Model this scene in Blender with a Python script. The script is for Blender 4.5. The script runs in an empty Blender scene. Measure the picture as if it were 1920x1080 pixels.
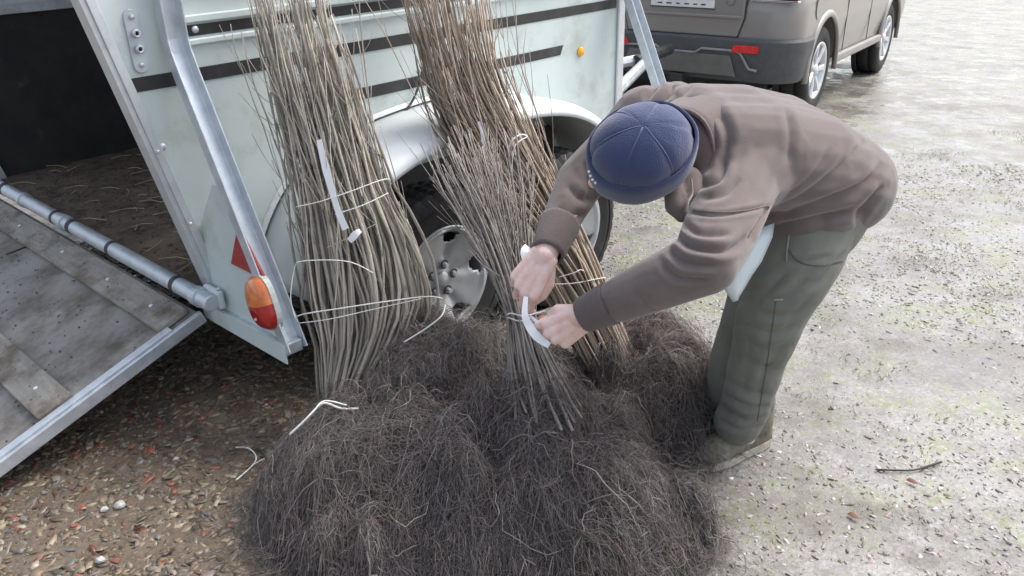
import bpy, bmesh, math, random
import numpy as np
from mathutils import Vector, Matrix, Quaternion
rng = np.random.default_rng(7); random.seed(7)
PI = math.pi
scene = bpy.context.scene
COL = scene.collection
# ------------------------------------------------------------------ camera
CAM_H = 1.5; FPX = 1541.0; TILT = math.radians(23.8)
cam_d = bpy.data.cameras.new('camera'); cam = bpy.data.objects.new('camera', cam_d); COL.objects.link(cam)
cam.location = (0, 0, CAM_H); cam.rotation_euler = (PI/2 - TILT, 0, 0)
cam_d.sensor_width = 36; cam_d.lens = 36*FPX/1920; cam_d.clip_start = .02; cam_d.clip_end = 2000
scene.camera = cam
# ------------------------------------------------------------------ sky, sun, exposure
SUN_EL = math.radians(56); SUN_AZ = math.radians(62)          # direction the light comes from, clockwise from +Y
wd = bpy.data.worlds.new('World'); scene.world = wd; wd.use_nodes = True
nt = wd.node_tree; bgn = nt.nodes['Background']
sky = nt.nodes.new('ShaderNodeTexSky'); sky.sky_type = 'NISHITA'; sky.sun_disc = False
sky.sun_elevation = SUN_EL; sky.sun_rotation = SUN_AZ; sky.dust_density = 4; sky.air_density = 1.2; sky.ozone_density = 1.0
hsv = nt.nodes.new('ShaderNodeHueSaturation'); hsv.inputs['Saturation'].default_value = .60
nt.links.new(sky.outputs[0], hsv.inputs['Color']); nt.links.new(hsv.outputs[0], bgn.inputs[0]); bgn.inputs[1].default_value = .15
sd = bpy.data.lights.new('sun', 'SUN'); so = bpy.data.objects.new('sun', sd); COL.objects.link(so)
sd.energy = 1.2; sd.angle = math.radians(25); sd.color = (1, .98, .95)
sdir = Vector((math.sin(SUN_AZ)*math.cos(SUN_EL), math.cos(SUN_AZ)*math.cos(SUN_EL), math.sin(SUN_EL)))
so.rotation_euler = sdir.to_track_quat('Z', 'Y').to_euler(); so.location = (0, 0, 20)
vs = scene.view_settings; vs.view_transform = 'Standard'; vs.look = 'None'; vs.gamma = 1; vs.use_curve_mapping = False
vs.exposure = 1.0
# ------------------------------------------------------------------ pixel helpers (1920x1080 photo pixels -> directions)
CC = np.array([0, 0, CAM_H]); CF = np.array([0, math.cos(TILT), -math.sin(TILT)]); CR = np.array([1., 0, 0]); CU = np.array([0, math.sin(TILT), math.cos(TILT)])
def ray(x, y): return CF + (x-960)/FPX*CR - (y-540)/FPX*CU
def at_z(x, y, z): d = ray(x, y); return CC + d*((z-CAM_H)/d[2])
def at_d(x, y, t): return CC + ray(x, y)*t
def depth_of(p): return float((np.asarray(p)-CC) @ CF)
def proj(P):
    v = np.asarray(P, float)-CC; d = v @ CF
    return np.stack([960+FPX*(v @ CR)/d, 540-FPX*(v @ CU)/d], -1)
AZ = math.radians(42.4)
LD = np.array([math.sin(AZ), math.cos(AZ), 0]); ND = np.array([math.cos(AZ), -math.sin(AZ), 0])
TP = np.array([-.648, 2.157, 0.])                              # foot of the trailer's rear near corner
def on_plane(x, y, p0, n): d = ray(x, y); return CC + d*(((p0-CC) @ n)/(d @ n))
def tw(s, w, z): return TP + s*LD - w*ND + np.array([0, 0, z])  # trailer coordinates -> world
# ------------------------------------------------------------------ materials
MATS = {}
def rgb(c): return (c[0], c[1], c[2], 1)
def mat(name, c1, c2=None, scale=8, rough=.6, rough2=None, metal=0, bump=0, bscale=60, detail=6, spec=.5, stretch=None, contrast=(.35, .65), objrand=0, attr=None, dirt=None, coat=0, trans=0, emit=None, sheen=0):
    if name in MATS: return MATS[name]
    m = bpy.data.materials.new(name); m.use_nodes = True; MATS[name] = m
    n = m.node_tree.nodes; l = m.node_tree.links; b = n['Principled BSDF']
    b.inputs['Roughness'].default_value = rough; b.inputs['Metallic'].default_value = metal
    b.inputs['Specular IOR Level'].default_value = spec
    if coat: b.inputs['Coat Weight'].default_value = coat; b.inputs['Coat Roughness'].default_value = .08
    if trans: b.inputs['Transmission Weight'].default_value = trans
    if sheen: b.inputs['Sheen Weight'].default_value = sheen; b.inputs['Sheen Roughness'].default_value = .5
    tc = n.new('ShaderNodeTexCoord'); src = tc.outputs['Object']
    if stretch:
        mp = n.new('ShaderNodeMapping'); mp.inputs['Scale'].default_value = stretch; l.new(src, mp.inputs[0]); src = mp.outputs[0]
    c2 = c2 or tuple(x*.8 for x in c1)
    no = n.new('ShaderNodeTexNoise'); no.inputs['Scale'].default_value = scale; no.inputs['Detail'].default_value = detail; no.inputs['Roughness'].default_value = .62
    l.new(src, no.inputs['Vector'])
    rp = n.new('ShaderNodeValToRGB'); rp.color_ramp.elements[0].position = contrast[0]; rp.color_ramp.elements[1].position = contrast[1]
    rp.color_ramp.elements[0].color = rgb(c1); rp.color_ramp.elements[1].color = rgb(c2)
    l.new(no.outputs['Fac'], rp.inputs[0]); out = rp.outputs[0]
    if dirt:
        n2 = n.new('ShaderNodeTexNoise'); n2.inputs['Scale'].default_value = dirt[1]; n2.inputs['Detail'].default_value = 8; n2.inputs['Roughness'].default_value = .7
        l.new(tc.outputs['Object'], n2.inputs['Vector'])
        r2 = n.new('ShaderNodeValToRGB'); r2.color_ramp.elements[0].position = dirt[2]; r2.color_ramp.elements[1].position = dirt[3]
        l.new(n2.outputs['Fac'], r2.inputs[0])
        mx = n.new('ShaderNodeMixRGB'); mx.inputs[2].default_value = rgb(dirt[0]); l.new(r2.outputs[0], mx.inputs[0]); l.new(out, mx.inputs[1]); out = mx.outputs[0]
    if attr:
        at = n.new('ShaderNodeAttribute'); at.attribute_name = attr
        mx = n.new('ShaderNodeMixRGB'); mx.blend_type = 'MULTIPLY'; mx.inputs[0].default_value = 1
        l.new(out, mx.inputs[1]); l.new(at.outputs['Color'], mx.inputs[2]); out = mx.outputs[0]
    if objrand:
        oi = n.new('ShaderNodeObjectInfo'); mr = n.new('ShaderNodeMapRange'); mr.inputs[3].default_value = 1-objrand; mr.inputs[4].default_value = 1+objrand
        l.new(oi.outputs['Random'], mr.inputs[0])
        mx = n.new('ShaderNodeVectorMath'); mx.operation = 'SCALE'; l.new(out, mx.inputs[0]); l.new(mr.outputs[0], mx.inputs['Scale']); out = mx.outputs[0]
    l.new(out, b.inputs['Base Color'])
    if rough2 is not None:
        mr = n.new('ShaderNodeMapRange'); mr.inputs[1].default_value = .35; mr.inputs[2].default_value = .65; mr.inputs[3].default_value = rough; mr.inputs[4].default_value = rough2
        l.new(no.outputs['Fac'], mr.inputs[0]); l.new(mr.outputs[0], b.inputs['Roughness'])
    if bump:
        nb = n.new('ShaderNodeTexNoise'); nb.inputs['Scale'].default_value = bscale; nb.inputs['Detail'].default_value = 5; l.new(src, nb.inputs['Vector'])
        bp = n.new('ShaderNodeBump'); bp.inputs['Strength'].default_value = bump; bp.inputs['Distance'].default_value = .01
        l.new(nb.outputs['Fac'], bp.inputs['Height']); l.new(bp.outputs[0], b.inputs['Normal'])
    return m
M_panel = mat('painted_panel', (.53, .60, .59), (.60, .665, .66), 2.5, .38, bump=.03, bscale=25, dirt=((.30, .32, .24), 4.5, .52, .86))
M_stripe = mat('black_stripe', (.018, .018, .02), (.035, .035, .037), 12, .45, dirt=((.12, .12, .11), 9, .55, .9))
M_galv = mat('galvanised_steel', (.50, .54, .58), (.63, .67, .71), 22, .36, .52, .55, bump=.05, bscale=120, dirt=((.25, .25, .22), 7, .62, .85))
M_alu = mat('aluminium_trim', (.58, .61, .63), (.68, .71, .73), 18, .38, .5, .5, dirt=((.2, .19, .15), 9, .6, .85))
M_fender = mat('fender_plastic', (.62, .66, .68), (.70, .74, .76), 4, .55, bump=.02, bscale=40, dirt=((.40, .38, .32), 5, .62, .95))
M_black = mat('dark_board', (.013, .013, .014), (.03, .028, .027), 6, .65, bump=.2, bscale=30, dirt=((.10, .08, .06), 7, .6, .85))
M_floor = mat('dirty_floor', (.085, .064, .048), (.15, .115, .088), 6, .85, bump=.9, bscale=38, dirt=((.035, .025, .02), 14, .5, .65))
M_ply = mat('ramp_board', (.225, .21, .19), (.31, .295, .275), 5, .65, bump=.15, bscale=50, dirt=((.105, .083, .063), 4.5, .43, .64))
M_wood = mat('ramp_batten', (.25, .23, .20), (.35, .325, .29), 7, .75, bump=.3, bscale=60, stretch=(6, 1, 6), dirt=((.13, .10, .075), 7, .46, .66))
M_rub = mat('tyre_rubber', (.016, .016, .017), (.03, .03, .03), 14, .75, bump=.15, bscale=90, dirt=((.10, .085, .07), 8, .55, .85))
M_rim = mat('silver_rim', (.42, .435, .45), (.52, .535, .55), 9, .38, .5, .35, dirt=((.16, .14, .12), 9, .55, .85))
M_dark = mat('dark_metal', (.03, .03, .032), (.06, .058, .055), 12, .6)
M_red = mat('red_lens', (.36, .012, .012), (.45, .02, .018), 30, .15, coat=.6)
M_redm = mat('red_reflector', (.30, .02, .02), (.40, .035, .03), 40, .32, bump=.3, bscale=300)
M_amber = mat('amber_lens', (.50, .10, .02), (.70, .22, .05), 18, .14, coat=.6)
M_orange = mat('orange_reflector', (.85, .36, .01), (.92, .44, .02), 30, .3)
M_carp = mat('car_paint', (.285, .262, .245), (.295, .272, .255), 3, .42, metal=.35, coat=.45)
M_carb = mat('car_bumper_plastic', (.075, .078, .082), (.095, .097, .10), 20, .6, bump=.1, bscale=300)
M_carg = mat('car_glass', (.01, .012, .014), None, 3, .05, coat=.5)
M_chrome = mat('chrome', (.75, .76, .77), None, 3, .15, metal=.9)
M_carrim = mat('alloy_rim', (.62, .63, .65), (.7, .71, .73), 10, .3, metal=.6)
M_white = mat('white_plastic', (.74, .75, .76), (.82, .83, .84), 12, .45)
M_string = mat('white_string', (.70, .69, .65), (.80, .79, .76), 40, .7)
M_skin = mat('skin', (.86, .66, .60), (.78, .50, .43), 34, .5, bump=.12, bscale=180, spec=.4)
M_sweat = mat('brown_sweatshirt', (.152, .121, .112), (.178, .143, .133), 14, .95, bump=.2, bscale=420, sheen=.35, spec=.15)
M_trou = mat('olive_trousers', (.175, .176, .152), (.215, .214, .187), 6, .9, bump=.12, bscale=400, spec=.15, sheen=.1)
M_troud = mat('trouser_stitching', (.11, .112, .096), None, 8, .9)
M_hat = mat('navy_fleece', (.040, .053, .120), (.050, .065, .145), 30, .95, bump=.35, bscale=330, sheen=.5, spec=.1)
M_seam = mat('navy_seam', (.075, .088, .18), None, 30, .95, sheen=.4)
M_boot = mat('muddy_boot', (.17, .15, .11), (.26, .24, .18), 16, .75, bump=.4, bscale=70, dirt=((.08, .07, .055), 14, .45, .7))
M_sole = mat('boot_sole', (.50, .48, .40), (.34, .32, .26), 30, .7)
M_hair = mat('brown_hair', (.05, .035, .025), None, 60, .7)
def stem_mat(name, a, b): return mat(name, a, b, 9, .62, objrand=.30, bump=.25, bscale=70, contrast=(.3, .7), dirt=((.045, .04, .035), 16, .58, .75))
M_stemA = stem_mat('tan_bark', (.47, .425, .355), (.28, .245, .205))
M_stemB = stem_mat('brown_bark', (.40, .325, .25), (.26, .20, .155))
M_stemC = stem_mat('grey_bark', (.33, .29, .26), (.20, .175, .155))
M_root = mat('root_fibre', (.205, .182, .172), (.145, .126, .118), 14, .8, attr='tint')
M_shade_core = mat('root_shade_core', (.022, .018, .016), (.045, .037, .033), 18, .95, bump=1, bscale=60)  # dark colour stands for the shade between the roots
M_chip = mat('gravel_chip', (1, 1, 1), (.75, .75, .75), 40, .55, .3, attr='tint', bump=.2, bscale=120)
M_grass = mat('grass_blade', (.16, .20, .07), (.22, .25, .11), 20, .6, attr='tint')
M_twig = mat('dark_twig', (.04, .032, .026), (.07, .055, .045), 20, .7)
M_leaf = mat('dead_leaf', (.13, .06, .035), (.19, .09, .05), 30, .6)
# ------------------------------------------------------------------ mesh helpers
class MB:
    def __init__(s): s.v = []; s.f = []
    def add(s, V, F):
        o = len(s.v); s.v += [tuple(map(float, p)) for p in V]; s.f += [tuple(i+o for i in q) for q in F]; return s
    def box(s, a, b):
        x0, y0, z0 = a; x1, y1, z1 = b
        V = [(x0,y0,z0),(x1,y0,z0),(x1,y1,z0),(x0,y1,z0),(x0,y0,z1),(x1,y0,z1),(x1,y1,z1),(x0,y1,z1)]
        return s.add(V, [(0,3,2,1),(4,5,6,7),(0,1,5,4),(1,2,6,5),(2,3,7,6),(3,0,4,7)])
    def prism(s, poly, axis, a, b):
        n = len(poly)
        def mk(p, t): q = list(p); q.insert(axis, t); return q
        V = [mk(p, a) for p in poly] + [mk(p, b) for p in poly]
        return s.add(V, [tuple(range(n))[::-1], tuple(range(n, 2*n))] + [(i, (i+1) % n, n+(i+1) % n, n+i) for i in range(n)])
    def rings(s, R, cap=True, closed=False):
        k = len(R[0]); n = len(R); V = [p for r in R for p in r]; F = []
        for i in range(n if closed else n-1):
            j = (i+1) % n
            for q in range(k): F.append((i*k+q, i*k+(q+1) % k, j*k+(q+1) % k, j*k+q))
        if cap and not closed: F.append(tuple(range(k))[::-1]); F.append(tuple(range((n-1)*k, n*k)))
        return s.add(V, F)
    def tube(s, P, r, sides=6, closed=False, cap=True):
        P = np.asarray(P, float); n = len(P); r = np.broadcast_to(np.asarray(r, float), (n,))
        T = (np.roll(P, -1, 0)-np.roll(P, 1, 0)) if closed else np.gradient(P, axis=0)
        T /= np.linalg.norm(T, axis=1)[:, None]+1e-12
        u = np.cross(T[0], (0, 0, 1.)); 
        if np.linalg.norm(u) < .1: u = np.cross(T[0], (0, 1., 0))
        R = []; a = np.arange(sides)*2*PI/sides
        for i in range(n):
            u = u-T[i]*(u @ T[i]); u /= np.linalg.norm(u)+1e-12; w = np.cross(T[i], u)
            R.append(P[i]+r[i]*(np.cos(a)[:, None]*u+np.sin(a)[:, None]*w))
        return s.rings(R, cap, closed)
    def lathe(s, prof, axis='y', n=32, c=(0, 0, 0), closed=True):
        # prof: (radius, along); revolves about an axis through c
        R = []
        for i in range(n):
            a = 2*PI*i/n; ca, sa = math.cos(a), math.sin(a)
            if axis == 'y': R.append([(c[0]+r*ca, c[1]+t, c[2]+r*sa) for r, t in prof])
            elif axis == 'z': R.append([(c[0]+r*ca, c[1]+r*sa, c[2]+t) for r, t in prof])
            else: R.append([(c[0]+t, c[1]+r*ca, c[2]+r*sa) for r, t in prof])
        k = len(prof); V = [p for r in R for p in r]; F = []
        for i in range(n):
            j = (i+1) % n
            for q in range(k if closed else k-1): F.append((i*k+q, i*k+(q+1) % k, j*k+(q+1) % k, j*k+q))
        return s.add(V, F)
    def ball(s, c, r, n=10, m=6):
        c = np.asarray(c, float); r = np.broadcast_to(np.asarray(r, float), (3,))
        R = []
        for i in range(m+1):
            ph = PI*(i+.02)/(m+.04); R.append([c+r*np.array([math.sin(ph)*math.cos(2*PI*q/n), math.sin(ph)*math.sin(2*PI*q/n), math.cos(ph)]) for q in range(n)])
        return s.rings(R)
    def build(s, name, m, parent=None, smooth=False, bevel=0, segs=2, solid=0):
        me = bpy.data.meshes.new(name); me.from_pydata(s.v, [], s.f); me.update()
        bm = bmesh.new(); bm.from_mesh(me); bmesh.ops.recalc_face_normals(bm, faces=bm.faces); bm.to_mesh(me); bm.free()
        return link(name, me, m, parent, smooth, bevel, segs, solid)
def link(name, me, m, parent=None, smooth=False, bevel=0, segs=2, solid=0):
    if m and not me.materials: me.materials.append(m)
    o = bpy.data.objects.new(name, me); COL.objects.link(o); o.parent = parent
    if smooth: me.polygons.foreach_set('use_smooth', [True]*len(me.polygons))
    if solid: k = o.modifiers.new('solid', 'SOLIDIFY'); k.thickness = solid; k.offset = 0
    if bevel:
        k = o.modifiers.new('bevel', 'BEVEL'); k.width = bevel; k.segments = segs; k.limit_method = 'ANGLE'; k.angle_limit = math.radians(40); k.harden_normals = False
    return o
def np_mesh(name, V, F, tint=None):
    """V (n,3), F (m,k) numpy; tint per vertex (n,3)"""
    me = bpy.data.meshes.new(name); V = np.asarray(V, np.float32); F = np.asarray(F, np.int32); k = F.shape[1]
    me.vertices.add(len(V)); me.vertices.foreach_set('co', V.ravel())
    me.loops.add(F.size); me.loops.foreach_set('vertex_index', F.ravel())
    me.polygons.add(len(F)); me.polygons.foreach_set('loop_start', np.arange(0, F.size, k, dtype=np.int32)); me.polygons.foreach_set('loop_total', np.full(len(F), k, np.int32))
    me.update(calc_edges=True)
    if tint is not None:
        a = me.color_attributes.new('tint', 'FLOAT_COLOR', 'POINT'); a.data.foreach_set('color', np.concatenate([tint, np.ones((len(V), 1))], 1).astype(np.float32).ravel())
    return me
def tag(o, label, cat, group=None, kind=None):
    o['label'] = label
    if cat: o['category'] = cat
    if group: o['group'] = group
    if kind: o['kind'] = kind
    return o
def thing(name, label, cat, loc=(0, 0, 0), rz=0, group=None, ry=0):
    o = bpy.data.objects.new(name, None); COL.objects.link(o); o.location = loc; o.rotation_euler = (0, ry, rz); o.empty_display_size = .1
    return tag(o, label, cat, group)
def copy_tree(o, parent=None):
    c = o.copy(); COL.objects.link(c); c.parent = parent
    for ch in o.children: copy_tree(ch, c)
    return c
def smooth_noise(P, freq, seed, octaves=3):
    """cheap sum-of-sines noise, P (...,k)"""
    r = np.random.default_rng(seed); out = 0; amp = 1
    for o in range(octaves):
        for j in range(4):
            k = r.normal(size=P.shape[-1])*freq; out = out+amp*np.sin(P @ k + r.uniform(0, 6.28))
        freq *= 2.1; amp *= .5
    return out/4
# ================================================================== GROUND
def ground_height(x, y):
    P = np.stack([x, y], -1)
    return .006*smooth_noise(P, 3., 3)+.003*smooth_noise(P, 14., 4)
def ground_material():
    m = bpy.data.materials.new('wet_ground'); m.use_nodes = True; n = m.node_tree.nodes; l = m.node_tree.links; b = n['Principled BSDF']
    tc = n.new('ShaderNodeTexCoord')
    def noise(sc, det=8, rough=.65, vec=None):
        k = n.new('ShaderNodeTexNoise'); k.inputs['Scale'].default_value = sc; k.inputs['Detail'].default_value = det; k.inputs['Roughness'].default_value = rough
        l.new(vec or tc.outputs['Object'], k.inputs['Vector']); return k.outputs['Fac']
    def ramp(src, *st):
        k = n.new('ShaderNodeValToRGB'); e = k.color_ramp.elements
        while len(e) < len(st): e.new(.5)
        for i, (p, c) in enumerate(st): e[i].position = p; e[i].color = rgb(c) if len(c) == 3 else c
        l.new(src, k.inputs[0]); return k.outputs[0]
    def mix(f, a, bb, mode='MIX'):
        k = n.new('ShaderNodeMixRGB'); k.blend_type = mode
        if isinstance(f, float): k.inputs[0].default_value = f
        else: l.new(f, k.inputs[0])
        for i, c in ((1, a), (2, bb)):
            if isinstance(c, tuple): k.inputs[i].default_value = rgb(c)
            else: l.new(c, k.inputs[i])
        return k.outputs[0]
    g = (0, 0, 0); w = (1, 1, 1)
    # which ground: brown chippings beside the trailer, pale wet grit to the right and beyond
    sx = n.new('ShaderNodeSeparateXYZ'); l.new(tc.outputs['Object'], sx.inputs[0])
    k = n.new('ShaderNodeMath'); k.operation = 'MULTIPLY_ADD'; k.inputs[1].default_value = .35; l.new(noise(1.3, 4), k.inputs[0]); l.new(sx.outputs[0], k.inputs[2])
    side = ramp(k.outputs[0], (.12, g), (.62, w))
    fine = noise(70, 6, .75); mid = noise(16, 8, .7); big = noise(2.2, 5)
    grit = mix(.55, ramp(mid, (.30, (.12, .105, .095)), (.5, (.26, .245, .235)), (.72, (.42, .41, .40))), ramp(fine, (.3, (.08, .068, .06)), (.5, (.27, .25, .235)), (.7, (.56, .55, .535))))
    moss = ramp(noise(4.0, 8, .72), (.49, g), (.57, w))
    moss2 = mix(moss, g, ramp(noise(45, 4), (.42, g), (.6, w)), 'MIX')
    grit = mix(moss2, grit, (.21, .235, .10))
    chip = mix(.5, ramp(mid, (.3, (.07, .052, .038)), (.55, (.15, .115, .082)), (.75, (.23, .19, .14))), ramp(fine, (.3, (.05, .038, .03)), (.7, (.26, .205, .15))))
    patch = ramp(noise(1.7, 6, .7), (.46, g), (.60, w)); grit = mix(patch, grit, mix(.7, grit, (.135, .118, .10)))
    col = mix(side, chip, grit)
    l.new(col, b.inputs['Base Color'])
    wet = ramp(mix(.4, noise(2.6, 6, .7), noise(9, 5, .7)), (.44, (.06, .06, .06)), (.56, (.5, .5, .5)))
    l.new(wet, b.inputs['Roughness']); b.inputs['Specular IOR Level'].default_value = .6
    bp = n.new('ShaderNodeBump'); bp.inputs['Distance'].default_value = .012
    bs = ramp(mix(.4, noise(2.6, 6, .7), noise(9, 5, .7)), (.42, (.05, .05, .05)), (.58, (.9, .9, .9)))
    l.new(bs, bp.inputs['Strength']); l.new(mix(.5, mid, fine), bp.inputs['Height']); l.new(bp.outputs[0], b.inputs['Normal'])
    return m
def make_ground():
    xs = np.concatenate([[-400, -120, -40, -15, -8, -5, -4], np.arange(-3, 4.01, .05), [5, 6, 8, 12, 20, 40, 120, 400]])
    ys = np.concatenate([[-400, -120, -40, -10, -3, 0, .6], np.arange(1, 5.51, .05), np.arange(6, 20, .5), [22, 26, 32, 45, 80, 150, 400]])
    X, Y = np.meshgrid(xs, ys); fade = np.clip((6-np.hypot(X, Y-2))/3, 0, 1)
    Z = ground_height(X, Y)*fade
    V = np.stack([X, Y, Z], -1).reshape(-1, 3); nx = len(xs); ny = len(ys)
    i, j = np.meshgrid(np.arange(nx-1), np.arange(ny-1)); q = (j*nx+i).ravel()
    me = np_mesh('ground', V, np.stack([q, q+1, q+nx+1, q+nx], -1)); o = link('ground', me, ground_material(), smooth=True)
    o['kind'] = 'structure'; o['label'] = 'wet muddy gravel yard with mossy patches'
make_ground()
def scatter_chips(name, label, n, region, size, palette, flat=(.25, .55), sizes_pow=2.2, mask=None):
    """angular stone chips, one mesh"""
    x0, x1, y0, y1 = region
    X = rng.uniform(x0, x1, n); Y = rng.uniform(y0, y1, n)
    if mask is not None: k = mask(X, Y) > rng.uniform(0, 1, n); X = X[k]; Y = Y[k]; n = len(X)
    S = size[0]+(size[1]-size[0])*rng.uniform(0, 1, n)**sizes_pow
    # base chip: 5-gon prism, tapered
    a = np.arange(5)*2*PI/5; base = np.concatenate([np.stack([np.cos(a), np.sin(a), np.full(5, -1.)], -1), np.stack([.8*np.cos(a), .8*np.sin(a), np.full(5, 1.)], -1)])
    B = base[None]*(1+rng.uniform(-.32, .32, (n, 10, 1)))
    B = B*np.stack([S*rng.uniform(.8, 1.7, n), S*rng.uniform(.35, .8, n), S*rng.uniform(flat[0], flat[1], n)], -1)[:, None]
    ang = rng.uniform(0, 6.28, n); tx = rng.normal(0, .18, n); ty = rng.normal(0, .18, n)
    B[:, :, 2] += B[:, :, 0]*tx[:, None]+B[:, :, 1]*ty[:, None]
    ca, sa = np.cos(ang)[:, None], np.sin(ang)[:, None]
    bx, by = B[:, :, 0]*ca-B[:, :, 1]*sa, B[:, :, 0]*sa+B[:, :, 1]*ca
    V = np.stack([bx+X[:, None], by+Y[:, None], B[:, :, 2]+(ground_height(X, Y)+S*.12)[:, None]], -1).reshape(-1, 3)
    f4 = np.array([[i, (i+1) % 5, 5+(i+1) % 5, 5+i] for i in range(5)]+[[5, 6, 7, 8], [5, 8, 9, 9]])
    F = (f4[None]+(np.arange(n)*10)[:, None, None]).reshape(-1, 4)
    pal = np.array(palette); t = pal[rng.integers(0, len(pal), n)]*rng.uniform(.45, 1.12, (n, 1))
    tri = np.concatenate([F[:, [0, 1, 2]], F[:, [0, 2, 3]]]); tri = tri[(tri[:, 0] != tri[:, 1]) & (tri[:, 1] != tri[:, 2]) & (tri[:, 0] != tri[:, 2])]
    o = link(name, np_mesh(name, V, tri, np.repeat(t, 10, 0)), M_chip)
    tag(o, label, 'gravel', kind='stuff'); return o
BROWN = [(.20, .145, .095), (.26, .195, .125), (.15, .115, .085), (.31, .245, .165), (.38, .32, .23), (.13, .105, .085), (.19, .165, .14), (.28, .23, .18), (.24, .17, .115), (.23, .21, .19), (.17, .13, .09), (.33, .27, .19), (.30, .12, .08)]
PALE = [(.50, .48, .46), (.36, .33, .30), (.28, .25, .22), (.62, .60, .58), (.42, .38, .34), (.46, .35, .30), (.20, .17, .145), (.26, .27, .15)]
scatter_chips('brown_gravel', 'brown flat stone chippings on the ground under the ramp', 42000, (-2.6, .55, 1.35, 4.0), (.003, .0185), BROWN, flat=(.07, .18), sizes_pow=2.0, mask=lambda X, Y: np.clip((.5+.12*smooth_noise(np.stack([X, Y], -1), 5, 31)-X)/.35, 0, 1))
scatter_chips('pale_grit', 'small pale wet grit on the open yard', 34000, (.25, 3.6, 1.4, 5.5), (.0025, .010), PALE, flat=(.08, .25), sizes_pow=2.2, mask=lambda X, Y: np.clip(.62+.8*smooth_noise(np.stack([X, Y], -1), 3.5, 41), 0.1, 1))
def grass():
    n = 30000; X = rng.uniform(.35, 4.2, n); Y = rng.uniform(1.45, 6.5, n)
    P = np.stack([X, Y], -1); k = (smooth_noise(P, 4.2, 21)+.5*smooth_noise(P, 11, 22)) > .42; X = X[k]; Y = Y[k]; n = len(X)
    h = rng.uniform(.005, .016, n); a = rng.uniform(0, 6.28, n); ln = rng.uniform(.3, 1.4, n)*h; w = rng.uniform(.0009, .0018, n)
    z = ground_height(X, Y)-.002; cx, sx = np.cos(a), np.sin(a)
    V = np.stack([np.stack([X-sx*w, Y+cx*w, z], -1), np.stack([X+sx*w, Y-cx*w, z], -1), np.stack([X+cx*ln*.5, Y+sx*ln*.5, z+h*.8], -1), np.stack([X+cx*ln, Y+sx*ln, z+h*.9], -1)], 1).reshape(-1, 3)
    F = (np.array([[0, 1, 2], [1, 3, 2]])[None]+(np.arange(n)*4)[:, None, None]).reshape(-1, 3)
    t = np.repeat(np.stack([rng.uniform(.8, 1.7, n), rng.uniform(.8, 1.4, n), rng.uniform(.7, 1.3, n)], -1), 4, 0)
    tag(link('sparse_grass', np_mesh('sparse_grass', V, F, t), M_grass), 'short sparse grass and moss growing through the wet yard', 'grass', kind='stuff')
grass()
def puddle(px, py, rx, ry, seed, label):
    c = at_z(px, py, 0); r = np.random.default_rng(seed); m = MB(); a = np.arange(40)*2*PI/40
    q = 1+.18*np.sin(2*a+r.uniform(0, 6))+.13*np.sin(3*a+r.uniform(0, 6))+.1*np.sin(5*a+r.uniform(0, 6))+.06*np.sin(9*a)
    m.add([(c[0]+rx*q[i]*math.cos(t), c[1]+ry*q[i]*math.sin(t), .0075) for i, t in enumerate(a)], [tuple(range(40))])
    mm = mat('puddle_water', (.15, .125, .10), (.19, .16, .13), 12, .06, bump=.03, bscale=30)
    o = m.build('puddle', mm); o['kind'] = 'structure'; o['label'] = label
def stone(px, py, r, color, label, cat='stone', group=None):
    c = at_z(px, py, r*.3); bm = bmesh.new(); bmesh.ops.create_icosphere(bm, subdivisions=2, radius=r)
    q = np.random.default_rng(int(px*7+py))
    ks = [Vector(q.normal(size=3)).normalized() for _ in range(9)]
    for v in bm.verts:
        for k in ks:
            d = v.co.dot(k)-r*q.uniform(.62, .7)
            if d > 0: v.co -= k*d
        v.co.z *= .6
    me = bpy.data.meshes.new('stone'); bm.to_mesh(me); bm.free()
    o = link('brick_fragment' if cat == 'brick' else 'stone', me, mat('stone_%s' % ('brick' if cat == 'brick' else 'pale' if color[0] > .4 else 'grey'), color, tuple(x*.7 for x in color), 40, .6, bump=.4, bscale=120)); o.location = c; o.rotation_euler = (0, 0, px)
    tag(o, label, cat, group)
for i, (x, y, r) in enumerate([(225, 945, .019), (195, 955, .012), (187, 1050, .015), (330, 860, .013), (500, 760, .010), (190, 772, .009)]):
    stone(x, y, r, (.52, .52, .50), ['larger of two pale stones lying side by side in the gravel', 'smaller of two pale stones lying side by side in the gravel'][i] if i < 2 else 'single pale stone lying among the brown gravel chips', 'stone', 'pale stones in the gravel')
for i, (x, y, r) in enumerate([(285, 845, .019), (400, 800, .014), (152, 950, .017), (140, 985, .014), (245, 840, .012), (430, 985, .011), (340, 745, .011), (300, 800, .013)]):
    stone(x, y, r*.8, (.30, .10, .065), 'red brick fragment lying among the brown gravel chips', 'brick', 'brick fragments in the gravel')
def polyline(P, n):
    P = np.asarray(P, float); t = np.concatenate([[0], np.cumsum(np.linalg.norm(np.diff(P, axis=0), axis=1))]); u = np.linspace(0, t[-1], n)
    # catmull-rom through P
    out = []
    for x in u:
        i = min(max(np.searchsorted(t, x)-1, 0), len(P)-2); f = (x-t[i])/(t[i+1]-t[i]+1e-9)
        p0 = P[max(i-1, 0)]; p1 = P[i]; p2 = P[i+1]; p3 = P[min(i+2, len(P)-1)]
        out.append(.5*((2*p1)+(-p0+p2)*f+(2*p0-5*p1+4*p2-p3)*f*f+(-p0+3*p1-3*p2+p3)*f**3))
    return np.array(out)
sp = [at_z(x, y, .016) for x, y in [(442, 839), (465, 840), (480, 855), (474, 872), (443, 900)]]
m = MB().tube(polyline(sp, 24), .0022, 6).tube(polyline([sp[3], at_z(484, 866, .02), at_z(496, 860, .016)], 8), .0018, 6)
tag(m.build('loose_string', M_string, smooth=True), 'loose white string lying on the brown gravel', 'string')
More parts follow.
